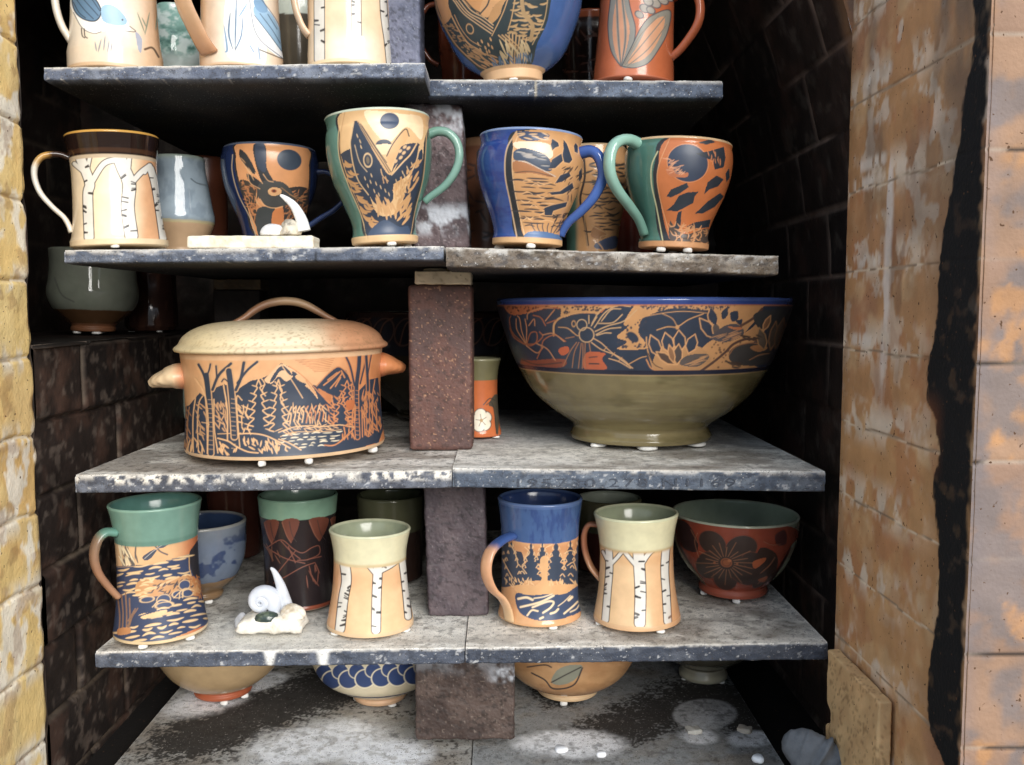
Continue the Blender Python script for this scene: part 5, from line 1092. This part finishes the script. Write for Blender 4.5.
# ---- lowest shelf
G5 = 'bowls on the lowest shelf'
def des(d): d.wash((176, 140, 96), sst(640, 680, d.ay) * .6); d.wash((120, 112, 92), sst(3, 0, abs(d.ay - 686)) * .5)
pot('bowl', 'tan bowl with a rusty foot ring on the lowest shelf, leftmost', 'bowl', '5L', 223.5, .236, '29,695 29.5,691 28.5,687 40,681 54,668 66,648 74,625 77,612', (206, 172, 124), des, step=.9, group=G5, foot=(7.5, (176, 84, 48)), wads=(2, 55, 200), wh=.005, inner=(190, 160, 120))
def des(d):
    d.clip = ((d.ay < 672)).astype(float); d.T(100, 640, 3.2)
    for x in range(640, 1060, 52):
        d.E(x, 118, 32, 30, (44, 66, 118)); d.E(x, 118, 32, 30, (226, 212, 180), ring=4); d.E(x + 26, 92, 26, 24, (44, 66, 118)); d.E(x + 26, 92, 26, 24, (226, 212, 180), ring=3)
        d.P([(x + 10, 60), (x + 44, 50), (x + 36, 80)], (60, 80, 124))
    d.clip = None; d.band(674, 676.5, (50, 64, 100), .2)
pot('bowl', 'cream bowl with blue berries on the lowest shelf', 'bowl', '5L', 380, .225, '26,701 27,697 27,693 38,687 54,676 63,664 70,645 74,620', (216, 200, 164), des, step=.62, group=G5, foot=(8, (216, 170, 128)), wads=(30, 150, 270), wh=.003)
def des(d):
    d.wash((190, 130, 80), sst(.45, .7, fbm(d.x / 20, d.y / 10, 2)) * .5); d.T(400, 640, 2.2756)
    d.P('345,95 355,70 380,55 415,55 400,85 370,100', (150, 150, 128)); d.L('300,75 330,90 350,110 395,100 415,60', 3.5, (70, 60, 56), h=0); d.L('345,95 380,75 412,58', 3, (70, 60, 56), h=0); d.L('290,62 330,55 345,60', 3, (70, 60, 56), h=0)
pot('bowl', 'tan bowl painted with a grey leaf on the lowest shelf, right of the wide post', 'bowl', '5R', 567.5, .24, '30,694 30.5,690 30,686.5 44,680 58,667 68,648 74,625 77,612', (216, 160, 104), des, step=.7, group=G5, foot=(6, (222, 184, 136)), wads=(-8, 110, 240), wh=.005)
def des(d): d.band(664, 700, (176, 168, 140), .3); d.wash((120, 112, 92), sst(672, 666, d.ay) * .6)
pot('bowl', 'dark bowl on a tall pale foot, at the right on the lowest shelf', 'bowl', '5R', 703, .295, '24,679 24.5,675 22.5,669 23,664 36,657 56,640 64,618 66,608', (46, 46, 40), des, step=.9, group=G5, wads=(60, 180, 300), wh=.002)
# ================================================================ casserole dish with lid
def des(d):
    flash(d, (214, 122, 66), 318, 366, .8); d.wash((222, 150, 96), sst(352, 362, d.ay) * sst(372, 362, d.ay) * .3)
    d.lw = .78; d.T(170, 340, 5.884); CT = (228, 172, 116); CR = (210, 128, 74)
    for i in range(9): d.L([(700 + 20 * i, 110 + 11 * i), (850, 120 + 10 * i), (980 - 6 * i, 100 + 12 * i)], 3, (190, 108, 62), h=-.6)
    # dark slip ground
    low = '40,560 60,390 130,370 190,300 225,330 262,280 330,255 400,290 480,240 540,230 600,200 655,142 700,165 760,205 830,275 862,280 930,215 992,172 1040,200 1070,260 1110,330 1180,260 1235,250 1270,560 1240,640 1000,690 700,700 400,690 100,650'
    d.P(low, SLIP, sm=False)
    # mountains with snow
    d.P('560,240 600,195 655,150 700,168 740,200 690,250 640,220 600,260', (226, 176, 128)); d.P('610,210 655,160 690,175 720,215 700,210 670,185 640,200 620,235 590,255', SLIP)
    d.P('700,185 750,200 840,290 870,360 820,300 760,260 730,215', (222, 166, 112)); d.P('720,195 750,210 735,225 760,250 800,270 780,280 730,240', SLIP)
    d.L('655,150 720,250 780,350', 7, CT); d.L('640,150 560,235', 6, CT); d.L('700,165 760,205 830,272 935,385', 7, CR); d.L('800,250 860,335', 6, CR)
    d.L('862,285 930,215 992,175 1045,215 1070,265', 7, CR)
    for q in ('930,250 985,210', '905,280 960,240 1000,205', '945,300 985,255 1015,215', '975,290 1005,240', '1010,200 1030,240'): d.L(q, 11, (206, 128, 76))
    d.P('870,300 935,390 960,350 930,330', (198, 116, 66))
    # conifers with wiggly carved edges
    def conifer(cx, top, bot, w, n, seed, c=CT):
        rg = random.Random(seed)
        for s_ in (-1, 1):
            p = [(cx, top)]
            for i in range(n):
                k = w * ((i + 1) / n) ** .8; y = top + (bot - top) * (i + 1) / n; p += [(cx + s_ * k * rg.uniform(.9, 1.15), y - 8), (cx + s_ * k * .55, y + 4)]
            d.L(p, 9, c)
            for i in range(n):
                y = top + (bot - top) * (i + .9) / n; k = w * ((i + 1) / n) ** .8; d.L([(cx + s_ * k * .9, y), (cx + s_ * (k + 26), y - 10)], 8, c, taper=True)
    conifer(525, 235, 500, 58, 6, 1); conifer(640, 240, 535, 52, 7, 2); conifer(1012, 330, 520, 50, 5, 3, CR); conifer(1045, 260, 400, 36, 4, 6, CR)
    d.L('540,225 560,260 545,300 565,330', 8, CT); d.L('620,250 660,300 650,350 670,385', 8, CT)
    for x in range(705, 920, 24): d.L([(x, 500 - (x % 5) * 4), (x + 8, 440), (x - 4, 415 + (x % 7) * 4), (x + 10, 400)], 10, CT if x < 800 else CR)
    d.S('690,400 930,400 930,510 690,505', 26, 50, 75, 8, CT, 35); d.S('930,340 980,350 990,500 930,500', 16, 40, 60, 9, CR, 50)
    # shore and water
    d.L('640,545 720,520 830,515 900,525 1000,520 1090,540', 8, CT); d.L('650,570 740,548 900,555 1010,548', 5, CT); d.S('640,520 1000,510 1000,545 640,560', 24, 44, 10, 7, CT, 40)
    d.rows('660,560 1000,555 1060,560 930,640 760,650 660,600', 19, 46, 16, 9, (236, 214, 176), .3, -.02)
    d.L('640,585 700,610 770,655', 9, CT); d.L('910,635 960,640 1000,620 1090,545', 9, CR); d.L('930,640 990,630 1060,580', 6, CR)
    d.L('290,565 350,585 400,620 460,650 520,660', 10, CT); d.L('400,545 480,545 560,560 640,600 706,640', 10, CT); d.L('290,540 420,540', 6, CT)
    d.S('430,575 620,590 640,650 540,655 450,620', 26, 34, 65, 11, CT, 40); d.S('300,590 400,630 400,660 300,655', 12, 36, 70, 12, CT, 40); d.S('95,570 220,560 220,650 100,640', 16, 44, 80, 10, CT, 30); d.S('540,580 700,620 690,660 560,655', 14, 34, 65, 11, CT, 40)
    d.S('280,360 340,360 340,530 285,530', 24, 44, 75, 10, (206, 150, 102), 45); d.S('410,380 460,380 470,530 420,530', 20, 46, 60, 10, CT, 50)
    # bare trees
    def tree(tr, br, oc, ow=8):
        for q, w in tr + br: d.L(q, w + 2 * ow, oc)
        for q, w in tr + br: d.L(q, w, SLIP, h=0)
    tree([('250,650 246,480 240,330 228,200', 38)], [('240,300 215,200 185,138', 18), ('225,220 245,170 252,138', 13), ('262,285 300,200 368,138', 20), ('288,215 284,150', 13)], (214, 160, 108))
    tree([('385,560 378,420 368,280 356,180', 42)], [('395,290 425,220 442,135', 22), ('405,250 460,180 518,132', 18), ('360,250 330,225 315,240', 10)], (214, 160, 108))
    d.L('415,620 405,480 400,330 430,350', 8, CT); d.L('345,580 345,400 325,260', 10, CT); d.L('230,650 235,450 215,300 165,215', 10, CT); d.L('290,650 270,500 270,340', 9, CT); d.L('150,640 150,450 165,330', 9, CT); d.L('180,640 175,480 185,360 205,320', 8, CT); d.L('115,600 120,460 130,380', 7, (190, 130, 84)); d.L('200,470 240,480 230,500', 6, CT)
    for y in range(340, 640, 26): d.L([(236, y), (262, y + 3)], 3.5, (206, 160, 116)); d.L([(368, y), (392, y + 4)], 3.5, (206, 160, 116))
    d.S('75,380 140,380 140,620 80,600', 20, 50, 80, 8, (190, 130, 84), 25); d.S('165,360 225,360 225,560 165,560', 18, 40, 70, 9, (200, 146, 98), 40)
    tree([('1110,600 1104,450 1102,300 1116,180 1120,95', 30)], [('1090,290 1065,180 1035,110', 15), ('1125,280 1145,200 1172,95', 12)], CR, 7)
    tree([('1178,590 1172,450 1172,300 1165,180 1160,100', 20)], [('1170,240 1185,150 1195,100', 9)], CR, 6)
    for q in ('1075,600 1080,400 1070,280', '1140,600 1135,420', '1205,580 1200,380 1215,260', '1230,560 1225,400', '1155,590 1150,440 1160,330'): d.L(q, 8, CR)
    d.S('1040,380 1100,390 1095,540 1040,530', 30, 38, 60, 9, CR, 60); d.S('1140,340 1260,330 1260,580 1140,590', 60, 46, 75, 8, CR, 40); d.P('1040,380 1090,380 1080,430 1045,430', (196, 104, 56)); d.S('1020,540 1080,560 1100,600 1000,610', 14, 40, 70, 8, CR, 30)
    for y in range(320, 590, 24): d.L([(1098, y), (1116, y + 3)], 4, CR)
    pass
    d.band(340, 356.0, (226, 178, 132), .35)
I = pot('casserole_dish', 'lidded casserole carved with mountains and bare trees', 'casserole', '3L', 287, .126,
        '99,447.5 100,443.5 99.5,440 98,425 97,408 97,388 98.5,370 99.5,356 100,351', (226, 166, 112), des, inner=(200, 170, 130), top=283.5, step=.62, group=None, wads=(-14, 12, 62, 180), wh=.0055, t=7, rough=.35, foot=(4.0, (230, 188, 140)))
root, K = I['root'], I['K']; dpy = I['dpy']
def zpx(y): return (I['py0'] - y) / dpy + I['wh']
def lathe(name, prof, parent, colf, nc=420, rough=.35, mat=M_GLAZE):
    pr = np.array(prof); pr = np.vstack([pr[:1], resample(cat(pr, 10), .0007)])
    th = np.linspace(-PI, PI, nc, endpoint=False); R = pr[:, 0][:, None] * np.ones(nc); Z = pr[:, 1][:, None] * np.ones(nc)
    V = np.stack([R * np.sin(th), -R * np.cos(th), Z], -1).reshape(-1, 3)
    c = colf(V); return mesh_np(name, V, gridF(len(pr), nc, True), mat, c, np.full(len(V), rough), parent)
def lidc(V):
    u = V[:, 0] * K; a = np.arctan2(V[:, 0], -V[:, 1]); c = np.tile(lin((226, 206, 168)), (len(V), 1)); g = fbm(V[:, 0] * 25 + 5, V[:, 1] * 25 + V[:, 2] * 20, 4)
    c = mixc(c, sst(10, 70, u + 30 * (g - .5)) * .8, (198, 116, 66)); c = mixc(c, sst(.72, .8, vn(V[:, 0] * 500, V[:, 1] * 500 + V[:, 2] * 300, 3)) * .45, (150, 112, 70)); c = mixc(c, sst(-20, -80, u) * .5, (226, 202, 140))
    c = mixc(c, sst(.0745, .077, np.hypot(V[:, 0], V[:, 1]) * 1) * 0, (0, 0, 0)); return c
r_ = lambda hw: hw / K
lid = lathe('lid', [(.002, zpx(321.5) - .008), (r_(60), zpx(322) - .008), (r_(92), zpx(338) - .006), (r_(98), zpx(346)), (r_(99), zpx(350.2)), (r_(103), zpx(350.4)), (r_(105.4), zpx(349)), (r_(105.4), zpx(346.8)), (r_(103.4), zpx(345)), (r_(101), zpx(343)), (r_(97), zpx(336.5)), (r_(88), zpx(330)), (r_(76), zpx(325.5)), (r_(62), zpx(323)), (r_(40), zpx(321.5)), (r_(20), zpx(321)), (.001, zpx(321))], root, lidc, rough=.4)
hp = [(-50, 324), (-44, 321.5), (-36, 317.5), (-27, 311), (-16, 305.5), (-2, 302.6), (12, 303), (24, 306.5), (35, 312.5), (44, 318), (51, 321.5), (55, 324)]
tube('lid_handle', [(x / K, -.0, zpx(y + 1)) for x, y in hp], [22 / K, 17 / K, 16 / K, 16 / K, 17 / K, 22 / K], [5 / K, 7.5 / K, 8.5 / K, 8.5 / K, 7.5 / K, 5 / K], M_GLAZE, lambda U, V, sa: mixc(mixc(np.tile(lin((150, 104, 72)), (len(V), 1)), sst(.3, .55, U) * sst(.9, .6, U), (206, 166, 122)), sst(.2, -.6, sa) * .4, (96, 60, 44)), lid, side=(0, 1, 0), rough=.4, power=3)
def ear(pts, w, t, colf, side):
    return tube('ear', pts, w, t, M_GLAZE, colf, root, n=40, m=50, side=side, rough=.4, ends=(1, 1))
def earc(sgn):
    def f(U, V, sa):
        c = np.tile(lin((226, 196, 152) if sgn < 0 else (210, 126, 72)), (len(V), 1)); c = mixc(c, sst(.45, .1, U) * .8, (210, 120, 72))
        rib = .5 + .5 * np.sin(V[:, 1] * 900); return mixc(c, rib * sst(.35, .6, U) * (.35 if sgn < 0 else .15), (150, 104, 66))
    return f
for s_, a in ((-1, [(-92, 375), (-100, 374), (-108, 374.5), (-114, 376), (-121, 377.5), (-126, 379.5), (-129, 381)]), (1, [(90, 370), (98, 369), (105, 369.5), (112, 371), (119, 372.5), (123, 374)])):
    o = ear([(x / K, 0, zpx(y)) for x, y in a], [46 / K, 50 / K, 52 / K, 48 / K, 42 / K, 32 / K, 16 / K], [25 / K, 26 / K, 25 / K, 21 / K, 17 / K, 13 / K, 8 / K], earc(s_), (0, 1, 0))
    me = o.data; n = len(me.vertices); co = np.zeros(n * 3, np.float32); me.vertices.foreach_get('co', co); co = co.reshape(-1, 3)
    u = abs(co[:, 0]) * K; k = sst(104, 114, u); co[:, 2] += k * .0004 * np.sin(co[:, 1] * 900) ; me.vertices.foreach_set('co', co.ravel()); me.update()

# ================================================================ white tile with shells (middle left shelf)
z2 = SHELF['2L'](-.24)
a = P(190.5, 241, .028); b_ = P(312.5, 241, .028)
tile = rbox('setter_tile', (a.x, .016, z2 + .0006), (P(313, 241, .016).x, .052, z2 + .0135), M_WHITE, lambda V, Nn: (mixc(mixc(np.tile(lin((240, 230, 206)), (len(V), 1)), sst(.5, .7, fbm(V[:, 0] * 60, V[:, 1] * 60 + V[:, 2] * 60, 4)) * .5, (222, 202, 170)), sst(.7, .76, vn(V[:, 0] * 300, V[:, 2] * 300, 4)) * .3, (196, 160, 120)), np.full(len(V), .85)), b=.0025, step=.002, jit=.0007)
tag(tile, 'long white clay tile lying in front of the navy deer mug', 'tile')
zt_ = z2 + .0142
def blob(name, loc, rx, ry, rz, colf, label, cat_, seed=0, rough=.4, mat=None, flat=0.25, rot=0, ridge=0.0, nr=28, nc=56, pw=1.0, lump=.12):
    u = np.linspace(0.02, PI - .02, nr); v = np.linspace(0, 2 * PI, nc, endpoint=False); U, Vv = np.meshgrid(u, v, indexing='ij')
    x = np.sin(U) * np.cos(Vv); y = np.sin(U) * np.sin(Vv); z = np.cos(U)
    k = 1 + lump * (fbm(x * 1.6 + 3 + seed, y * 1.6 + z * 1.2 + seed, seed) - .5) * 2 + ridge * np.sin(Vv * 14) * np.sin(U)
    x, y, z = x * rx * k, y * ry * k, np.where(z < -flat, -flat + (z + flat) * .1, z) * rz * k
    V = np.stack([x * math.cos(rot) - y * math.sin(rot), x * math.sin(rot) + y * math.cos(rot), z], -1).reshape(-1, 3)
    V[:, 2] -= V[:, 2].min()
    o = mesh_np(name, V, gridF(nr, nc, True)[:, ::-1], mat or M_SHELL, colf(V), np.full(len(V), rough), None, loc=loc)
    return tag(o, label, cat_)
def whitec(a, b, s=60, seed=2): return lambda V: mixc(np.tile(lin(a), (len(V), 1)), sst(.4, .65, fbm(V[:, 0] * s, V[:, 1] * s + V[:, 2] * s, seed)), b)
def horn(name, base, pts, w0, label, cat_, c=(236, 236, 234)):
    p = resample(cat(pts, 12), n=40); n = 18; d = np.gradient(p, axis=0); d /= np.linalg.norm(d, axis=1)[:, None]; s = np.array([0, 1., 0]); nn = np.cross(d, s); nn /= np.linalg.norm(nn, axis=1)[:, None]
    u = np.linspace(0, 1, 40); w = w0 * (1 - u) ** .62 + .0009; a = np.linspace(0, 2 * PI, n, endpoint=False)
    V = (p[:, None] + nn[:, None] * (np.cos(a)[None, :, None] * w[:, None, None]) + s * (np.sin(a)[None, :, None] * w[:, None, None] * .8)).reshape(-1, 3)
    c_ = np.tile(lin(c), (len(V), 1)); c_ = mixc(c_, .5 * (.5 + .5 * np.sin(np.repeat(u, n) * 60)) * .3, (200, 204, 212))
    o = mesh_np(name, V, gridF(40, n, True)[:, ::-1], M_SHELL, c_, np.full(len(V), .25), None, loc=base, caps=[list(range(n)), list(range(40 * n - 1, 39 * n - 1, -1))]); return tag(o, label, cat_)
def at(px, py, Y, b): q = P(px, py, Y); return (q.x - b[0], Y - b[1], q.z - b[2])
B = (P(304, 234, .034).x, .034, zt_ + .0003)
horn('tusk_shell', B, [(0, 0, .0048), at(301, 219, .034, B), at(294, 206, .034, B), at(285, 198, .034, B), at(280, 195, .034, B)], .0062, 'curved white tusk shell standing on the long white tile', 'seashell')
q = P(273, 230, .034); blob('clam_shell', (q.x, .034, zt_ + .0002), .0125, .009, .0095, whitec((240, 240, 240), (214, 216, 220)), 'smooth white clam shell at the left of the shells on the white tile', 'seashell', 3, .3)
q = P(291, 230, .036); blob('oyster_shell', (q.x, .0335, zt_ + .0002), .0105, .0105, .0115, whitec((222, 210, 186), (150, 140, 126), 150), 'lumpy beige oyster shell between the clam and the tusk on the white tile', 'seashell', 5, .6, lump=.3)

# ================================================================ shell stone (lower left shelf)
z4 = SHELF['4L'](-.235)
def stonec(V): return mixc(np.tile(lin((236, 230, 216)), (len(V), 1)), sst(.5, .7, fbm(V[:, 0] * 90, V[:, 1] * 90 + V[:, 2] * 90, 7)) * .5, (206, 194, 172))
Ys = .052
q = P(272.5, 640, Ys); S_ = F / (D0 + Ys)
o = rbox('plaster_block', (-34 / S_, -.019, 0), (35 / S_, .021, .019), M_WHITE, lambda V, Nn: (stonec(V), np.full(len(V), .85)), b=.0075, step=.002, jit=.0025, warp=lambda V: np.stack([V[:, 0] * (1 - .09 * sst(0, .019, V[:, 2])), V[:, 1], V[:, 2] * (1 - .18 * sst(-.01, -.036, V[:, 0])) ], 1))
o.location = (q.x, Ys, z4 + .0035); tag(o, 'rough white block under the shells on the lower left shelf', 'block')
zs = z4 + .0222
sx0 = P(268, 610, Ys + .004)
# moon snail: one body whorl coiled round a low spire, seen spire first
def snail():
    m, n = 150, 22; V = []
    for i in range(m):
        t = i / (m - 1); a = math.radians(40) - (1 - t) * 2.6 * 2 * PI; g = math.exp(2.15 * (t - 1)); R = .0135 * g; r = .0103 * g
        c = np.array([R * math.cos(-a), .010 * (1 - g) * -1.0, R * math.sin(-a)])
        er = np.array([math.cos(-a), 0, math.sin(-a)])
        for k in range(n):
            b = 2 * PI * k / n; V.append(c + er * (r * math.cos(b)) + np.array([0, 1., 0]) * (r * 1.05 * math.sin(b)))
    V = np.array(V); T_ = np.repeat(np.linspace(0, 1, m), n); c = np.tile(lin((206, 212, 224)), (len(V), 1)); c = mixc(c, sst(.5, 0, T_) * .7, (150, 158, 172)); c = mixc(c, sst(.55, .7, fbm(V[:, 0] * 120, V[:, 2] * 120, 3)) * .4, (228, 230, 234))
    return V, gridF(m, n, True), c, [list(range(n))[::-1], list(range((m - 1) * n, m * n))]
V, Fq, c, caps = snail(); zmin = V[:, 2].min()
o = mesh_np('moon_snail_shell', V, Fq, M_SHELL, c, np.full(len(V), .25), None, loc=(sx0.x - .006, Ys + .005, zs - zmin - .0035), caps=caps); tag(o, 'pale bluish coiled snail shell on the rough white block', 'seashell')
q = P(268, 622, Ys - .012); blob('mussel_shell', (q.x - .001, Ys - .0125, zs - .0045), .0125, .007, .0075, whitec((52, 66, 62), (92, 104, 84), 120), 'dark green mussel shell in front of the coiled snail shell', 'seashell', 4, .2, rot=.1)
q = P(292, 618, Ys - .006); blob('limpet_shell', (q.x + .001, Ys - .007, zs - .004), .0135, .0095, .0115, whitec((234, 224, 206), (196, 178, 150), 110), 'cream lumpy shell at the foot of the tall tusk on the white block', 'seashell', 6, .4, lump=.2)
B = (P(287, 612, Ys + .006).x, Ys + .007, zs - .001)
horn('tusk_shell', B, [(0, 0, 0), at(284, 598, Ys + .007, B), at(280, 584, Ys + .007, B), at(274.5, 572, Ys + .007, B), at(270.5, 567.5, Ys + .007, B)], .0074, 'tall curved grey tusk shell standing on the rough white block', 'seashell', (204, 208, 216))
q = P(240, 618, Ys + .01); blob('pebble', (q.x, Ys + .016, z4 + .0008), .0075, .006, .012, whitec((206, 208, 212), (170, 172, 178)), 'small pale pebble left of the snail shell', 'pebble', 9, .5)

# ================================================================ loose wads on the lowest shelf
def loose(px, py, r, h, label, c, sq=False):
    q = PZ(px, py, ZS5); r = r * (D0 + q.y) / F
    if sq:
        o = rbox('clay_wad', (-r, -r * .75, 0), (r, r * .75, h), M_WHITE, lambda V, Nn: (np.tile(lin(c), (len(V), 1)), np.full(len(V), .85)), b=.0012, step=.002, jit=.002)
    else:
        o = wad(None, 0, 0, h, r, int(px), c)
    o.location = (q.x, q.y, ZS5 + .0008); o.rotation_euler = (0, 0, px % 3 - 1 if not sq else (.1 if px < 720 else -.5)); tag(o, label, 'clay wad', 'loose wads on the lowest shelf')
loose(561, 752, 6.2, .005, 'round white loose wad nearest the wide dark post', (236, 238, 242))
loose(601, 757, 5, .005, 'small round white wad right of the roundest one on the lowest shelf', (236, 238, 242))
loose(758, 762, 6, .006, 'round white loose wad next to the grey glove', (226, 232, 240))
loose(693, 733, 7.5, .005, 'squarish grey wad in the pale patch of the lowest shelf', (176, 172, 162), True)
loose(744, 732, 7, .005, 'tilted grey wad near the right edge of the lowest shelf', (170, 160, 146), True)

# ================================================================ firebrick slab leaning on the right jamb
xs = XR - .0015
pa = PX(834, 648, XR - .012); 
z_top = (PX(834, 650, XR - .008).z + PX(885, 697, XR - .008).z) / 2
y0, y1 = PX(889, 720, XR - .006).y, PX(836, 680, XR - .006).y
sl = rbox('firebrick_slab', (0, y0, ZF + .001), (.0125, y1, z_top), M_BRICK, tilecol((222, 182, 126), (208, 164, 112), 53, (130, 90, 50)), b=.002, step=.003, jit=.001,
          warp=lambda V: np.stack([V[:, 0], V[:, 1] - .012 * sst(.006, 0, abs(V[:, 2] + .408) - .012 * vn(V[:, 0] * 50, V[:, 0], 2)) * sst(y1 - .015, y1, V[:, 1]), V[:, 2]], 1))
sl.location = (xs - .0125 - .0015, 0, 0); tag(sl, 'yellowish firebrick slab standing against the right brick jamb', 'firebrick slab')

# ================================================================ grey work glove at the lower right
ZG = ZF
def glove():
    Yg = -.05; root = empty('work_glove', (P(815, 765, Yg).x, Yg, ZG), 'grey work glove lying at the lower right edge, below the firebrick slab', 'glove')
    o0 = root.location
    def w(px, py, dy=0): q = P(px, py, Yg + dy); return (q.x - o0.x, dy, q.z - o0.z)
    # the thumb, with folds where the leather bends, running down into the palm
    p = resample(cat([w(783, 738, .012), w(789, 741, .010), w(800, 747, .006), w(813, 754, 0), w(830, 766, -.004), w(846, 784, -.006), w(858, 800, -.006), w(862, 815, 0)], 10), n=110); n = 36
    d = np.gradient(p, axis=0); d /= np.linalg.norm(d, axis=1)[:, None]; s = np.array([0, 1., 0]); nn = np.cross(d, s); nn /= np.linalg.norm(nn, axis=1)[:, None]; bb = np.cross(nn, d)
    u = np.linspace(0, 1, 110); r = np.interp(u, [0, .03, .10, .2, .3, .36, .5, .7, 1], [.004, .011, .0175, .0205, .0215, .0195, .024, .026, .027]); r = r * (1 + .05 * np.sin(u * 46) * sst(.1, .25, u))
    a = np.linspace(0, 2 * PI, n, endpoint=False)
    V = p[:, None] + nn[:, None] * (np.cos(a)[None, :, None] * r[:, None, None]) + bb[:, None] * (np.sin(a)[None, :, None] * r[:, None, None] * .8)
    V = V.reshape(-1, 3); nrm = V - np.repeat(p, n, 0); e = fbm(V[:, 0] * 60, V[:, 2] * 60 + V[:, 1] * 40, 3) - .5; V = V + nrm * (e * .35)[:, None]
    for uc, dp_ in ((.30, .16), (.335, -.10), (.46, .10), (.62, .12)): V = V - nrm * (dp_ * np.exp(-((np.repeat(u, n) - uc - .03 * np.tile(np.sin(a), 110)) / .016) ** 2))[:, None]
    pit = np.exp(-((np.repeat(u, n) - .06) / .03) ** 2) * sst(-.3, .9, np.tile(np.cos(a), 110)) ; V = V + nrm * (-.1 * pit)[:, None]
    c = np.tile(lin((98, 104, 112)), (len(V), 1)); c = mixc(c, sst(.45, .7, fbm(V[:, 0] * 70, V[:, 2] * 70, 5)) * .6, (124, 130, 138)); c = mixc(c, sst(.6, .7, fbm(V[:, 0] * 30, V[:, 2] * 120, 6)) * .35, (96, 102, 110))
    mesh_np('thumb', V, gridF(110, n, True), M_GLOVE, c, None, root, caps=[list(range(n))[::-1], list(range(109 * n, 110 * n))])
    seam = tube('seam', [tuple(V[i * n + 2] + nrm[i * n + 2] * .03) for i in range(36, 100, 6)], .0022, .0014, M_GLOVE, lambda U, Vv, sa: np.tile(lin((88, 94, 100)), (len(Vv), 1)), root, n=8, side=(0, 1, 0))
    # palm and folded fingers, resting on the sill just below the picture
    b0 = w(852, 812, 0); 
    for k, (dx, dy, rx, ry) in enumerate(((.0, .0, .036, .03),)):
        u_ = np.linspace(.02, PI - .02, 30); v_ = np.linspace(0, 2 * PI, 48, endpoint=False); U, Vv = np.meshgrid(u_, v_, indexing='ij'); kk = 1 + .2 * (fbm(np.sin(U) * np.cos(Vv) * 2 + 4, np.sin(U) * np.sin(Vv) * 2 + np.cos(U) * 2, 3) - .5)
        hz = max(.016, b0[2] * .5 + .006)
        V = np.stack([b0[0] - .004 + rx * np.sin(U) * np.cos(Vv) * kk, dy + ry * np.sin(U) * np.sin(Vv) * kk, hz + hz * np.cos(U)], -1).reshape(-1, 3)
        mesh_np('palm', V, gridF(30, 48, True)[:, ::-1], M_GLOVE, np.tile(lin((98, 104, 112)), (len(V), 1)), None, root)
glove()
# front edge of the arch seen between the jamb and the dark inner wall
def arch_edge():
    n = 200; z = np.linspace(ZF, .5, n); xa = .384 - .55 * np.maximum(z, 0) ** 2 + .02 * np.maximum(-z - .3, 0); V = []; m = 14
    for i in range(n):
        x0, x1 = min(xa[i], XR), max(xa[i], XR) + .02
        for k in range(m): V.append((x0 + (x1 - x0) * k / (m - 1), -.0004 - .003 * 0, z[i]))
    V = np.array(V); c = np.tile(lin((158, 112, 78)), (len(V), 1)); c = mixc(c, sst(.45, .65, fbm(V[:, 0] * 60, V[:, 2] * 60, 4)) * .7, (110, 92, 84))
    o = mesh_np('trim_arch_edge', V, gridF(n, m), M_BRICK, c, None); tag(o, kind='structure')
arch_edge()
# ================================================================ light: open sky in front of the kiln
w = bpy.data.worlds.new('sky'); scn.world = w; w.use_nodes = True
N = w.node_tree.nodes; L = w.node_tree.links; bg = N['Background']
tc = N.new('ShaderNodeTexCoord'); sx = N.new('ShaderNodeSeparateXYZ'); L.new(tc.outputs['Generated'], sx.inputs[0])
cr = N.new('ShaderNodeValToRGB'); cr.color_ramp.elements[0].position = .45; cr.color_ramp.elements[0].color = (.25, .24, .22, 1)
cr.color_ramp.elements[1].position = .6; cr.color_ramp.elements[1].color = (.70, .83, 1.0, 1)
mr = N.new('ShaderNodeMapRange'); mr.inputs['From Min'].default_value = -1; mr.inputs['From Max'].default_value = 1
L.new(sx.outputs['Z'], mr.inputs['Value']); L.new(mr.outputs[0], cr.inputs[0]); L.new(cr.outputs[0], bg.inputs['Color'])
bg.inputs['Strength'].default_value = 1.0
def sun(name, to, energy, angle, c):
    d = bpy.data.lights.new(name, 'SUN'); d.energy = energy; d.angle = math.radians(angle); d.color = c
    o = bpy.data.objects.new(name, d); col.objects.link(o); o.location = (1, -3, 2)
    o.rotation_euler = Vector(to).to_track_quat('-Z', 'Y').to_euler(); return o
sun('sun', (-.38, 1.0, -.42), 3.4, 34, (1.0, .96, .90))
vs = scn.view_settings; vs.view_transform = 'Standard'; vs.look = 'None'; vs.gamma = 1; vs.exposure = 0.18; vs.use_curve_mapping = False
scn.cycles.max_bounces = 8
